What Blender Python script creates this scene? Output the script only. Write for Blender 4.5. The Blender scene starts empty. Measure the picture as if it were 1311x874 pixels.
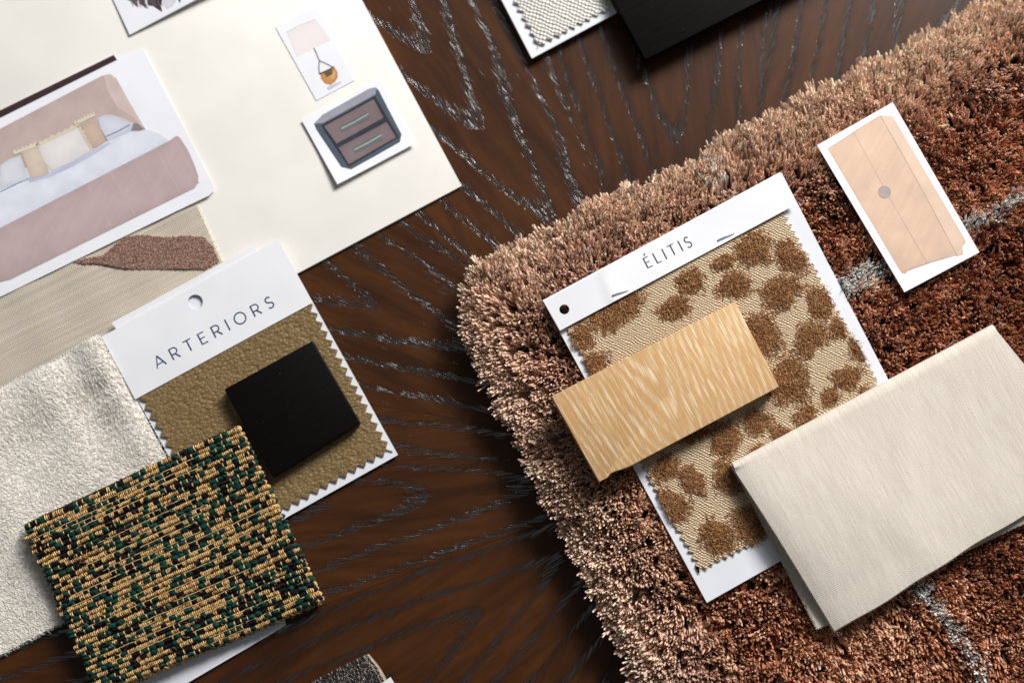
import bpy, bmesh, math, random
import numpy as np
from mathutils import Vector, Matrix
random.seed(7); RNG = np.random.default_rng(7)
R = math.radians
scene = bpy.context.scene
col = scene.collection
MM = 0.001

# ------------------------------------------------------------------ camera
TILT = R(8.0); DIST = 0.819; LENS = 50.0
cam_d = bpy.data.cameras.new('camera'); cam = bpy.data.objects.new('camera', cam_d); col.objects.link(cam)
cam.location = (0, -DIST*math.sin(TILT), DIST*math.cos(TILT)); cam.rotation_euler = (TILT, 0, 0)
cam_d.lens = LENS; cam_d.sensor_width = 36; cam_d.clip_start = 0.02; cam_d.clip_end = 50
cam_d.dof.use_dof = True; cam_d.dof.focus_distance = 0.785; cam_d.dof.aperture_fstop = 3.0
scene.camera = cam

# ------------------------------------------------------------------ world, lamps, exposure
world = bpy.data.worlds.new('World'); scene.world = world; world.use_nodes = True
world.node_tree.nodes['Background'].inputs[0].default_value = (0.93, 0.96, 1.0, 1)
world.node_tree.nodes['Background'].inputs[1].default_value = 0.105
def area(name, loc, size, power, color, target=(0, 0, 0)):
    d = bpy.data.lights.new(name, 'AREA'); d.shape = 'RECTANGLE'; d.size, d.size_y = size
    d.energy = power; d.color = color
    o = bpy.data.objects.new(name, d); col.objects.link(o); o.location = loc
    o.rotation_euler = (Vector(target)-Vector(loc)).to_track_quat('-Z', 'Y').to_euler(); return o
area('window_light', (1.03, 1.53, 1.35), (0.62, 0.62), 63, (1.0, 0.975, 0.95))
area('added_fill_light', (0.35, 2.10, 1.65), (0.8, 0.7), 24, (0.97, 0.985, 1.0))  # added lamp: lifts the whites and makes the table pores glint
vs = scene.view_settings
vs.view_transform = 'Standard'; vs.look = 'None'; vs.gamma = 1; vs.use_curve_mapping = False; vs.exposure = 0.08

# ------------------------------------------------------------------ helpers: photo point -> place on a surface
FPX = 1311*LENS/36
CF = Vector((0, math.sin(TILT), -math.cos(TILT))); CU = Vector((0, math.cos(TILT), math.sin(TILT)))
def zval(zf, x, y): return zf(x, y) if callable(zf) else zf
def P(px, py, zf=0.0):
    d = CF*FPX + Vector((1, 0, 0))*(px-655.5) + CU*(437-py)
    z = 0.0 if callable(zf) else zf
    for _ in range(6 if callable(zf) else 1):
        t = (z-cam.location.z)/d.z; q = cam.location + d*t; z = zval(zf, q.x, q.y)
    return Vector((q.x, q.y, z))
def PP(pts, zf=0.0): return [P(a, b, zf) for a, b in pts]
def XY(pts, zf=0.0): return [(p.x, p.y) for p in PP(pts, zf)]
PX = 0.00045
def lin(r, g, b):
    f = lambda c: (c/255/12.92) if c/255 <= 0.04045 else ((c/255+0.055)/1.055)**2.4
    return (f(r), f(g), f(b), 1)

# ------------------------------------------------------------------ helpers: node graphs
class S:
    def __init__(s, g, sock): s.g, s.k = g, sock
    def __add__(s, o): return s.g.m('ADD', s, o)
    __radd__ = __add__
    def __sub__(s, o): return s.g.m('SUBTRACT', s, o)
    def __rsub__(s, o): return s.g.m('SUBTRACT', o, s)
    def __mul__(s, o): return s.g.m('MULTIPLY', s, o)
    __rmul__ = __mul__
    def __truediv__(s, o): return s.g.m('DIVIDE', s, o)
    def __neg__(s): return s.g.m('MULTIPLY', s, -1)
class G:
    def __init__(s, name):
        s.mat = bpy.data.materials.new(name); s.mat.use_nodes = True
        s.t = s.mat.node_tree; s.bsdf = s.t.nodes['Principled BSDF']
    def put(s, sock, v):
        if isinstance(v, S): s.t.links.new(v.k, sock)
        elif v is not None: sock.default_value = v
    def m(s, op, a, b=None, c=None, clamp=False):
        n = s.t.nodes.new('ShaderNodeMath'); n.operation = op; n.use_clamp = clamp
        for i, v in enumerate((a, b, c)): s.put(n.inputs[i], v)
        return S(s, n.outputs[0])
    def f(s, op, a, b=None): return s.m(op.upper(), a, b)
    def coords(s):
        n = s.t.nodes.new('ShaderNodeTexCoord'); x = s.t.nodes.new('ShaderNodeSeparateXYZ')
        s.t.links.new(n.outputs['Object'], x.inputs[0]); return [S(s, x.outputs[i]) for i in range(3)]
    def vec(s, x, y, z=0.0):
        n = s.t.nodes.new('ShaderNodeCombineXYZ')
        for i, v in enumerate((x, y, z)): s.put(n.inputs[i], v)
        return S(s, n.outputs[0])
    def noise(s, v, scale=1.0, detail=2.0, rough=0.5, dist=0.0, color=False):
        n = s.t.nodes.new('ShaderNodeTexNoise'); s.put(n.inputs['Vector'], v)
        n.inputs['Scale'].default_value = scale; n.inputs['Detail'].default_value = detail
        n.inputs['Roughness'].default_value = rough; n.inputs['Distortion'].default_value = dist
        return S(s, n.outputs['Color' if color else 'Fac'])
    def voro(s, v, scale=1.0, feature='DISTANCE_TO_EDGE', out='Distance', rnd=1.0):
        n = s.t.nodes.new('ShaderNodeTexVoronoi'); n.feature = feature; s.put(n.inputs['Vector'], v)
        n.inputs['Scale'].default_value = scale; n.inputs['Randomness'].default_value = rnd
        return S(s, n.outputs[out])
    def white(s, v):
        n = s.t.nodes.new('ShaderNodeTexWhiteNoise'); n.noise_dimensions = '3D'; s.put(n.inputs['Vector'], v)
        return S(s, n.outputs['Value'])
    def ss(s, x, lo, hi):
        n = s.t.nodes.new('ShaderNodeMapRange'); n.interpolation_type = 'SMOOTHSTEP'
        s.put(n.inputs['Value'], x); s.put(n.inputs['From Min'], lo); s.put(n.inputs['From Max'], hi)
        return S(s, n.outputs[0])
    def mix(s, f, a, b):
        n = s.t.nodes.new('ShaderNodeMix'); n.data_type = 'RGBA'
        s.put(n.inputs['Factor'], f); s.put(n.inputs[6], a); s.put(n.inputs[7], b); return S(s, n.outputs[2])
    def attr(s, name, out='Color'):
        n = s.t.nodes.new('ShaderNodeAttribute'); n.attribute_name = name; return S(s, n.outputs[out])
    def bump(s, h, dist, strength=1.0, normal=None):
        n = s.t.nodes.new('ShaderNodeBump'); n.inputs['Strength'].default_value = strength
        n.inputs['Distance'].default_value = dist; s.put(n.inputs['Height'], h)
        if normal: s.put(n.inputs['Normal'], normal)
        return S(s, n.outputs[0])
    def out(s, color=None, rough=None, normal=None, spec=None, **kw):
        b = s.bsdf.inputs
        s.put(b['Base Color'], color); s.put(b['Roughness'], rough); s.put(b['Normal'], normal); s.put(b['Specular IOR Level'], spec)
        for k, v in kw.items(): s.put(b[k.replace('_', ' ')], v)
        return s.mat

# ------------------------------------------------------------------ helpers: meshes and things
def np_mesh(name, V, F, smooth=True, tint=None):
    me = bpy.data.meshes.new(name); V = np.asarray(V, dtype=np.float32); F = np.asarray(F, dtype=np.int32)
    k = F.shape[1]; me.vertices.add(len(V)); me.vertices.foreach_set('co', V.ravel())
    me.loops.add(F.size); me.loops.foreach_set('vertex_index', F.ravel())
    me.polygons.add(len(F)); me.polygons.foreach_set('loop_start', np.arange(len(F), dtype=np.int32)*k)
    me.polygons.foreach_set('use_smooth', np.full(len(F), smooth)); me.update(calc_edges=True)
    if tint is not None:
        a = me.attributes.new('tint', 'FLOAT_COLOR', 'POINT')
        T = np.ones((len(V), 4), dtype=np.float32); T[:, :tint.shape[1]] = tint; a.data.foreach_set('color', T.ravel())
    return me
def strands(C, Rad, sides=4, flat=1.0):
    """C (N,S,3) centre lines, Rad (N,S) radii -> verts, quads (4 sides, capped)"""
    N, Sg, _ = C.shape
    T = np.gradient(C, axis=1); T /= np.linalg.norm(T, axis=2, keepdims=True)+1e-12
    ref = RNG.normal(size=(N, 1, 3)); A = np.cross(T, ref); A /= np.linalg.norm(A, axis=2, keepdims=True)+1e-12
    B = np.cross(T, A)
    ang = np.arange(sides)/sides*2*math.pi
    V = C[:, :, None, :] + Rad[:, :, None, None]*(A[:, :, None, :]*np.cos(ang)[None, None, :, None] + flat*B[:, :, None, :]*np.sin(ang)[None, None, :, None])
    idx = np.arange(N*Sg*sides).reshape(N, Sg, sides); nx = np.roll(idx, -1, axis=2)
    Q = np.stack([idx[:, :-1], nx[:, :-1], nx[:, 1:], idx[:, 1:]], axis=-1).reshape(-1, 4)
    if sides == 4: Q = np.concatenate([Q, idx[:, -1]])
    return V.reshape(-1, 3), Q
def per_vert(t, Sg, sides): return np.repeat(t, Sg*sides, axis=0)
def strand_mesh(name, C, Rad, tint=None, sides=4, flat=1.0):
    V, Q = strands(C, Rad, sides, flat)
    return np_mesh(name, V, Q, True, None if tint is None else per_vert(tint, C.shape[1], sides))
def finish(bm, name, angle=35):
    bmesh.ops.recalc_face_normals(bm, faces=bm.faces); me = bpy.data.meshes.new(name); bm.to_mesh(me); bm.free()
    for p in me.polygons: p.use_smooth = True
    me.set_sharp_from_angle(angle=R(angle)); return me
def sheet(poly, zf, th, holes=(), grid=None, bevel=0, name='sheet', top=True):
    """flat or curved sheet: outline in world xy, surface height zf, thickness th downwards (th=0: single skin)"""
    bm = bmesh.new(); es = []
    for loop in [poly, *holes]:
        vs_ = [bm.verts.new((x, y, 0)) for x, y in loop]
        es += [bm.edges.new((vs_[i], vs_[(i+1) % len(vs_)])) for i in range(len(vs_))]
    bmesh.ops.triangle_fill(bm, use_beauty=True, use_dissolve=False, edges=es, normal=(0, 0, 1))
    if grid:
        xs = [v.co.x for v in bm.verts]; ys = [v.co.y for v in bm.verts]
        for lo, hi, n in ((min(xs), max(xs), Vector((1, 0, 0))), (min(ys), max(ys), Vector((0, 1, 0)))):
            q = lo+grid*0.503
            while q < hi:
                bmesh.ops.bisect_plane(bm, geom=bm.verts[:]+bm.edges[:]+bm.faces[:], dist=1e-7, plane_co=n*q, plane_no=n); q += grid
    elif not callable(zf) or th: bmesh.ops.dissolve_limit(bm, angle_limit=0.001, verts=bm.verts[:], edges=bm.edges[:])
    for v in bm.verts: v.co.z = zval(zf, v.co.x, v.co.y)
    if th:
        r = bmesh.ops.extrude_face_region(bm, geom=bm.faces[:])
        for v in r['geom']:
            if isinstance(v, bmesh.types.BMVert): v.co.z -= th
        if bevel:
            bmesh.ops.recalc_face_normals(bm, faces=bm.faces)
            e = [e for e in bm.edges if len(e.link_faces) == 2 and e.calc_face_angle() > 0.6]
            bmesh.ops.bevel(bm, geom=e, offset=bevel, segments=3, profile=0.5, affect='EDGES')
    else:
        bmesh.ops.recalc_face_normals(bm, faces=bm.faces)
        if bm.faces and sum(f.normal.z for f in bm.faces) < 0: bmesh.ops.reverse_faces(bm, faces=bm.faces)
        me = bpy.data.meshes.new(name); bm.to_mesh(me); bm.free(); return me
    return finish(bm, name)
class Thing:
    def __init__(s, name, label, cat, at, ang=28.4, group=None, mesh=None, mat=None):
        s.M = Matrix.Translation(at) @ Matrix.Rotation(R(ang), 4, 'Z'); s.I = s.M.inverted()
        if mesh: mesh.transform(s.I); mesh.materials.append(mat); mesh.name = name
        s.o = bpy.data.objects.new(name, mesh); col.objects.link(s.o); s.o.matrix_world = s.M
        if not mesh: s.o.empty_display_size = 0.02
        s.o['label'] = label; s.o['category'] = cat
        if group: s.o['group'] = group
    def add(s, name, mesh, mat, parent=None, label=None, kind=None):
        mesh.transform(s.I); mesh.materials.append(mat); mesh.name = name
        o = bpy.data.objects.new(name, mesh); col.objects.link(o); o.parent = parent or s.o
        if label: o['label'] = label
        if kind: o['kind'] = kind
        return o
def struct(name, mesh, mat):
    mesh.materials.append(mat); o = bpy.data.objects.new(name, mesh); col.objects.link(o); o['kind'] = 'structure'; return o
def pinked(poly, pitch, depth, closed_edges=None, jit=0.0):
    """zigzag cut along the chosen edges of a polygon (world xy), teeth point outwards to the outline"""
    out = []; n = len(poly); cx = sum(p[0] for p in poly)/n; cy = sum(p[1] for p in poly)/n
    for i in range(n):
        a = Vector(poly[i]); b = Vector(poly[(i+1) % n]); out.append(tuple(a))
        if closed_edges is not None and i not in closed_edges: continue
        L = (b-a).length; k = max(1, round(L/pitch)); d = (b-a)/L; nn = Vector((-d.y, d.x))
        if nn.dot(Vector((cx, cy))-a) < 0: nn = -nn
        for j in range(k):
            m = a+d*(L*(j+0.5)/k)+nn*depth*(1+jit*random.uniform(-1, 1)); out.append(tuple(m))
            if j < k-1: out.append(tuple(a+d*(L*(j+1)/k)+nn*depth*jit*random.uniform(0, .6)))
    return out
def circle(c, r, n=28): return [(c[0]+r*math.cos(2*math.pi*i/n), c[1]+r*math.sin(2*math.pi*i/n)) for i in range(n)]
def inside(poly, X, Y):
    r = np.zeros(X.shape, bool); n = len(poly)
    for i in range(n):
        (x0, y0), (x1, y1) = poly[i], poly[(i+1) % n]
        c = ((y0 > Y) != (y1 > Y)) & (X < (x1-x0)*(Y-y0)/(y1-y0+1e-15)+x0); r ^= c
    return r
def dist_poly(poly, X, Y, closed=True):
    d = np.full(X.shape, 1e9); n = len(poly)
    for i in range(n if closed else n-1):
        (x0, y0), (x1, y1) = poly[i], poly[(i+1) % n]; vx, vy = x1-x0, y1-y0
        t = np.clip(((X-x0)*vx+(Y-y0)*vy)/(vx*vx+vy*vy+1e-15), 0, 1)
        d = np.minimum(d, np.hypot(X-x0-t*vx, Y-y0-t*vy))
    return d
def vnoise(X, Y, scale, seed=0):
    """smooth value noise on arrays, about -1..1"""
    g = np.random.default_rng(seed).uniform(-1, 1, (64, 64)); x, y = X/scale, Y/scale
    i, j = np.floor(x).astype(int), np.floor(y).astype(int); fx, fy = x-i, y-j
    fx = fx*fx*(3-2*fx); fy = fy*fy*(3-2*fy); q = lambda a, b: g[a % 64, b % 64]
    return (q(i, j)*(1-fx)+q(i+1, j)*fx)*(1-fy)+(q(i, j+1)*(1-fx)+q(i+1, j+1)*fx)*fy
def ribbon(pts, w, zf, name='line', w2=None):
    """thin printed line along world xy points"""
    n = len(pts); L = []; Rr = []
    for i, p in enumerate(pts):
        a = Vector(pts[max(0, i-1)]); b = Vector(pts[min(n-1, i+1)]); d = (b-a).normalized(); nn = Vector((-d.y, d.x))
        ww = w if w2 is None else w+(w2-w)*i/(n-1)
        L.append(Vector(p)+nn*ww/2); Rr.append(Vector(p)-nn*ww/2)
    V = [(q.x, q.y, zval(zf, q.x, q.y)) for q in L+Rr]
    F = [(i+n, i+1+n, i+1, i) for i in range(n-1)]
    return np_mesh(name, V, F, False)
def offz(zf, d): return (lambda x, y: zval(zf, x, y)+d) if callable(zf) else zf+d

# ------------------------------------------------------------------ materials
def m_paper(name='white_card', c=(238, 239, 243), rough=0.55):
    g = G(name); x, y, z = g.coords(); n = g.noise(g.vec(x, y, z), 900, 3)
    n2 = g.noise(g.vec(x, y, z), 26, 2)
    k = lin(*c); k2 = tuple(v*0.95 for v in k[:3])+(1,)
    return g.out(g.mix(g.ss(n2, .35, .7), k, k2), rough, g.bump(n, 0.00005, 0.35), 0.35)
def m_ink(name, c, rough=0.45, var=0.12, scale=500):
    g = G(name); x, y, z = g.coords(); n = g.noise(g.vec(x, y, z), scale, 3)*.35+g.noise(g.vec(x, y, z), 70, 3)*.65; n = g.ss(n, .3, .7)
    k = lin(*c); return g.out(g.mix(n, tuple(v*(1-var) for v in k[:3])+(1,), tuple(min(1, v*(1+var)) for v in k[:3])+(1,)), rough, None, 0.35)
_inks = {}
def m_wood_print():
    g = G('printed_wood'); x, y, z = g.coords(); n = g.noise(g.vec(x*260, y*26), 1, 3)*.5+g.noise(g.vec(x*45, y*30), 1, 3)*.5
    return g.out(g.mix(g.ss(n, .34, .66), lin(212, 181, 156), lin(232, 205, 184)), .45, None, .35)
def ink(*c, var=0.12):

    if c not in _inks: _inks[c] = m_ink('ink_%02x%02x%02x' % c, c, var=var)
    return _inks[c]
PAPER = m_paper(); PAPER2 = m_paper('sample_card', (232, 234, 240), 0.45)

def m_table():
    g = G('dark_oak_veneer'); x, y, z = g.coords(); c = P(905, 590)
    dx, dy = x-c.x, y-c.y; r = g.f('sqrt', dx*dx+dy*dy); th = g.m('ARCTAN2', dy, dx)
    D = 2*math.pi/12; wi = g.f('floor', th/D+0.32); ph = th-(wi-0.32+0.5)*D
    lx = r*g.f('cosine', ph); ly0 = r*g.f('sine', ph); rnd = g.white(g.vec(wi, 3.3, 1.1)); rnd2 = g.white(g.vec(wi, 7.3, 4.1))
    ly = ly0+(rnd-0.5)*0.02
    warp = g.noise(g.vec(lx*7, ly*22, wi*5.1), 1, 2)-0.5
    warp2 = g.noise(g.vec(lx*30, ly*80, wi*3.7), 1, 2)-0.5
    lyw = ly+warp*0.014
    f = lx-4.2*(g.f('sqrt', lyw*lyw+0.00006)-0.0078)+warp*0.045+warp2*0.012+rnd2*0.3
    t = g.f('fract', f/0.060)
    band = g.ss(t, 0.0, 0.12)*(1-g.ss(t, 0.20, 0.50))
    # open pores: short strokes along the grain
    wob = g.noise(g.vec(lx*40, ly*40, 2.0), 1, 1)*0.004
    pn = g.noise(g.vec(lx*75, (ly+wob)*1450, wi*9.0), 1, 0.6, 0.5)
    pore = g.ss(pn, 0.77-0.32*band, 0.85-0.32*band)
    fine = g.ss(g.noise(g.vec(lx*90, (ly+wob)*2400, wi*2.0), 1, 2), .52, .72)
    fig = g.noise(g.vec(lx*18, ly*120, wi), 1, 4, .6); big = g.noise(g.vec(lx*9, ly*30, wi*3.0), 1, 2)
    base = g.mix(g.ss(fig*.6+big*.4, .3, .7), lin(48, 25, 9), lin(80, 45, 18))
    base = g.mix(band*0.45, base, lin(38, 22, 11))
    base = g.mix(fine*0.35, base, lin(36, 21, 10))
    base = g.mix(pore*.85, base, lin(22, 14, 10))
    seam = g.ss(g.f('absolute', g.f('absolute', ph)-D/2)*r, 0.0, 0.0003)
    base = g.mix(seam, lin(22, 12, 6), base)
    h = 1-pore-fine*0.05-fig*0.03
    nr = g.bump(h, 0.00013, 1.0)
    return g.out(base, g.mix(pore, (.36, .36, .36, 1), (.215, .215, .215, 1)), nr, g.mix(pore, (.28, .28, .28, 1), (1, 1, 1, 1)), IOR=1.5+pore*.37)

def m_rug():
    g = G('viscose_pile'); a = g.attr('tint')
    x, y, z = g.coords(); n = g.noise(g.vec(x*1800, y*1800, z*500), 1, 2)
    return g.out(a, 0.42, g.bump(n, 0.0003, 0.4), 0.5, Sheen_Weight=0.6, Sheen_Roughness=0.35, Sheen_Tint=(1, .86, .74, 1))
def m_fibre(name, rough=0.75, sheen=0.3, spec=.2):
    g = G(name); return g.out(g.attr('tint'), rough, None, spec, Sheen_Weight=sheen, Sheen_Roughness=0.5)
def m_leather():
    g = G('khaki_leather'); x, y, z = g.coords()
    w = g.noise(g.vec(x, y), 260, 2, color=True); n = g.t.nodes.new('ShaderNodeVectorMath'); n.operation = 'MULTIPLY_ADD'
    g.put(n.inputs[0], w); n.inputs[1].default_value = (.0022, .0022, 0); g.put(n.inputs[2], g.vec(x*1.0, y*1.35))
    v = S(g, n.outputs[0]); e = g.voro(v, 450); f1 = g.voro(v, 450, 'SMOOTH_F1'); e2 = g.voro(v, 900, 'SMOOTH_F1')
    big = g.ss(e, 0.0, 0.38); h = g.ss(e, 0, .30)*.12-f1*f1*1.3-e2*.25+g.noise(v, 1500, 2)*0.08
    cn = g.noise(g.vec(x, y), 45, 2)
    base = g.mix(cn, lin(128, 106, 71), lin(146, 122, 84)); base = g.mix(g.ss(e, 0, .20), lin(114, 94, 60), base)
    return g.out(base, 0.5, g.bump(h, 0.0009, 0.7), 0.3)
def m_oak():
    g = G('limed_oak'); x, y, z = g.coords()   # local y = grain
    wp = g.noise(g.vec(x*14, y*7, 0.7), 1, 2)-.5; wp2 = g.noise(g.vec(x*60, y*22, 4.0), 1, 2)-.5
    cx = x+0.004+wp*0.012
    f = y*0.55-3.2*(g.f('sqrt', cx*cx+0.00006)-0.0077)+wp*0.02+wp2*0.008
    t = g.f('fract', f/0.0125); band = g.ss(t, 0, .3)*(1-g.ss(t, .45, .95))
    wob = g.noise(g.vec(x*50, y*30, 8.0), 1, 1)*.0012; pn = g.noise(g.vec((x+wob)*2700, y*40, 2.0), 1, 2.0, .6); pore = g.ss(pn, .575-.12*band, .655-.12*band)
    fn = g.noise(g.vec(x*3200, y*90, 5.0), 1, 2); fig = g.noise(g.vec(x*90, y*9, 3.0), 1, 3)
    base = g.mix(fig, lin(196, 150, 97), lin(216, 174, 119)); base = g.mix(g.ss(fn, .5, .75)*0.5, base, lin(166, 118, 60))
    base = g.mix(pore*0.7, base, lin(246, 227, 194))
    sp = g.ss(g.voro(g.vec(x, y), 130, 'F1'), .035, .02); base = g.mix(sp*0.7, base, lin(90, 62, 38))
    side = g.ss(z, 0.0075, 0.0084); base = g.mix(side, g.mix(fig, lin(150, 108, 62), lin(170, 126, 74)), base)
    return g.out(base, 0.55, g.bump(1-pore*.6-fn*.2, 0.0003, 0.5), 0.35)
def m_black(name='ebonised_wood'):
    g = G(name); x, y, z = g.coords(); n = g.noise(g.vec(x*60, y*900, z*60), 1, 3); d = g.ss(g.noise(g.vec(x, y, z), 420, 2), .73, .80)
    base = g.mix(n, lin(7, 6, 6), lin(15, 12, 11)); base = g.mix(d*.22, base, lin(140, 135, 130))
    return g.out(base, g.mix(n, (.40, .40, .40, 1), (.55, .55, .55, 1)), g.bump(n, 0.00015, .3), 0.09)
def m_linen():
    g = G('slubby_linen'); x, y, z = g.coords(); q = 2*math.pi/0.00165
    wob = g.noise(g.vec(x*30, y*160), 1, 2)*0.0016
    s1 = g.f('sine', x*q); s2 = g.f('sine', (y+wob)*q*1.0); dots = g.ss(s1*s2, -.5, .9)
    row = g.noise(g.vec(x*9, y*330, 1.0), 1, 2); slub = g.ss(g.noise(g.vec(x*14, y*900, 4.0), 1, 1), .63, .72)
    base = g.mix(g.ss(row, .3, .7), lin(178, 167, 152), lin(202, 190, 171)); base = g.mix(dots*.6, base, lin(232, 223, 206))
    base = g.mix(slub*.75, base, lin(228, 210, 172))
    return g.out(base, .8, g.bump(dots*.7+slub*.4+row*.3, .0005, .7), .2, Sheen_Weight=.15)
def m_knit():
    g = G('cream_knit'); x, y, z = g.coords(); q = 2*math.pi/0.0027
    wob = g.noise(g.vec(x*160, y*160), 1, 2)*0.0022
    a = g.f('sine', (x+wob)*q); b = g.f('sine', (y+wob)*q*.8); h = g.ss(a*b, -.8, .8)
    n = g.noise(g.vec(x, y), 900, 3)
    base = g.mix(h, lin(196, 191, 181), lin(252, 249, 241))
    return g.out(base, .85, g.bump(h+n*.4, .0010, .9), .2)
def m_weave():
    g = G('cream_open_weave'); x, y, z = g.coords()
    wob = g.noise(g.vec(x*150, y*150), 1, 2)*0.0012; wo2 = g.noise(g.vec(x*260, y*260, 4.0), 1, 2)
    yr = (y+wob)/0.00120; row = g.f('floor', yr); fr = g.f('fract', yr)
    st = g.f('sine', ((x+wob)/0.00175+g.m('MODULO', row, 2)*.5+fr*.55+wo2*1.7)*6.2832)*.5+.5
    h = st*g.ss(g.f('absolute', fr-.5), .55, .12); n = g.noise(g.vec(x*900, y*400), 1, 3)
    base = g.mix(g.ss(h, .05, .55), lin(172, 140, 102), g.mix(n, lin(224, 204, 172), lin(246, 234, 210)))
    return g.out(base, .9, g.bump(h+n*.2, .0006, .8), .05)
def m_velvet():
    g = G('cream_velvet'); x, y, z = g.coords()   # streaks along local y
    wob = g.noise(g.vec(x*25, y*25), 1, 2)*0.0006
    s1 = g.noise(g.vec((x+wob)*900, y*60, 1.0), 1, 3, .6); s2 = g.noise(g.vec((x+wob)*90, y*9, 5.0), 1, 2)
    pix = g.noise(g.vec(x*2300, y*1500), 1, 1.5, .5); q = 2*math.pi/0.0011
    tw = g.ss(g.f('sine', x*q+g.noise(g.vec(x*300, y*200), 1, 1)*5)*g.f('sine', y*q*.8), -.6, .8)
    base = g.mix(g.ss(s1*.6+s2*.25+pix*.15, .38, .62), lin(216, 206, 192), lin(231, 222, 209)); base = g.mix(g.ss(pix, .4, .7)*.35, base, lin(198, 187, 172))
    return g.out(base, .75, g.bump(pix*.8+s1*.4+tw*.3, .0005, .55), .25, Sheen_Weight=.35, Sheen_Roughness=.45)
def m_plush():
    g = G('pale_grey_plush'); x, y, z = g.coords()
    wx = g.noise(g.vec(x*70, y*70), 1, 2)*0.006
    n1 = g.noise(g.vec((x+wx)*260, (y+wx)*520, 1.0), 1, 4, .65); n2 = g.noise(g.vec(x*60, y*60, 3.0), 1, 3)
    n3 = g.noise(g.vec((x-wx)*900, (y+wx)*350, 6.0), 1, 3); fl = g.ss(n3, .62, .72)
    base = g.mix(g.ss(n1*.7+n2*.3, .36, .62), lin(228, 223, 213), lin(244, 239, 230)); base = g.mix(fl*.5, base, lin(246, 243, 237))
    return g.out(base, .85, g.bump(n1+n3*.6, .0003, .4), .02, Sheen_Weight=.1)
def m_fabric(name, c1, c2, rough=.85):
    g = G(name); x, y, z = g.coords(); n = g.noise(g.vec(x*700, y*1500), 1, 3)
    return g.out(g.mix(n, lin(*c1), lin(*c2)), rough, g.bump(n, .0005, .8), .2)

# ------------------------------------------------------------------ the table top
bm = bmesh.new(); bmesh.ops.create_grid(bm, x_segments=1, y_segments=1, size=0.9)
r = bmesh.ops.extrude_face_region(bm, geom=bm.faces[:])
for v in r['geom']:
    if isinstance(v, bmesh.types.BMVert): v.co.z -= 0.03
struct('table_top', finish(bm, 'table_top'), m_table())

# ------------------------------------------------------------------ thick pile rug
ZR = 0.026           # height of the pile tips
c0 = P(606, 380, 0.012); e1 = (P(1311, 14, 0.012)-c0).normalized(); e2 = (P(852, 874, 0.012)-c0).normalized()
rug = Thing('rug', 'thick copper brown shaggy pile rug with thin white lines, corner lying on the table', 'rug', c0*1.0, 0)
rug.o['kind'] = 'thing'
LU, LV = 0.40, 0.36
RAD = 0.020
def rug_xy(u, v): return c0.x+e1.x*u+e2.x*v, c0.y+e1.y*u+e2.y*v
ELITIS = [(696, 386), (1000, 222), (1141, 492), (905, 771)]
SMALL = [(1046, 186), (1143, 131), (1254, 323), (1158, 374)]
VEL_B = [(943, 601), (1275, 424), (1420, 640), (1047, 803)]
OAK = [(706, 507), (941, 386), (998, 495), (767, 617)]
ZE = 0.0275; ZS = 0.0300
def edge_in(u, v):
    # distance inside the rounded corner outline with a gently wavy border
    w = 0.0022*vnoise(u, v, 0.03, 3)
    a = RAD-u; b = RAD-v
    d = np.where((a > 0) & (b > 0), RAD-np.hypot(a, b), np.minimum(u, v)); return d+w
sp = 0.0026
U, Vv = np.meshgrid(np.arange(0, LU, sp), np.arange(0, LV, sp*0.9)); U = U.copy()
U[1::2] += sp/2
U = U.ravel()+RNG.normal(0, .0005, U.size); Vv = Vv.ravel()+RNG.normal(0, .0005, U.size)
U = np.concatenate([U, RNG.uniform(0, LU, 900), RNG.uniform(0, .012, 700)]); Vv = np.concatenate([Vv, RNG.uniform(0, .012, 900), RNG.uniform(0, LV, 700)])
d = edge_in(U, Vv); k = d > 0.0; U, Vv, d = U[k], Vv[k], d[k]
X, Y = rug_xy(U, Vv)
covers = [(XY([(696, 387), (1001, 222), (1199, 605), (905, 771)], ZE), ZE-0.0022), (XY(SMALL, ZS), ZS-0.0020), (XY(VEL_B, 0.029), 0.0275), (XY(OAK, 0.03), 0.0275)]
keep = (X < 0.335) & (Y > -0.225)
for poly, zc in covers: keep &= ~(inside(poly, X, Y) & (dist_poly(poly, X, Y) > 0.020))
U, Vv, d, X, Y = [q[keep] for q in (U, Vv, d, X, Y)]
N = len(X)
# white lines carved in the pile
L1 = XY([(1345, 232), (1290, 262), (1240, 290), (1150, 335), (1095, 357), (1040, 378)], ZR); L2 = XY([(926, 226), (936, 246)], ZR)
L3 = XY([(1180, 752), (1215, 792), (1240, 822), (1254, 850), (1262, 900)], ZR)
d1, d2_, d3 = dist_poly(L1, X, Y, False), dist_poly(L2, X, Y, False), dist_poly(L3, X, Y, False)
c1_ = P(1095, 357, ZR)
w1 = 0.0030+0.0030*np.exp(-((X-c1_.x)/.02)**2)
wn = 0.0010*vnoise(X, Y, .006, 8)
white = (d1+wn < w1+.0012) | (d2_+wn < .0022) | (d3+wn < .0038)
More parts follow.
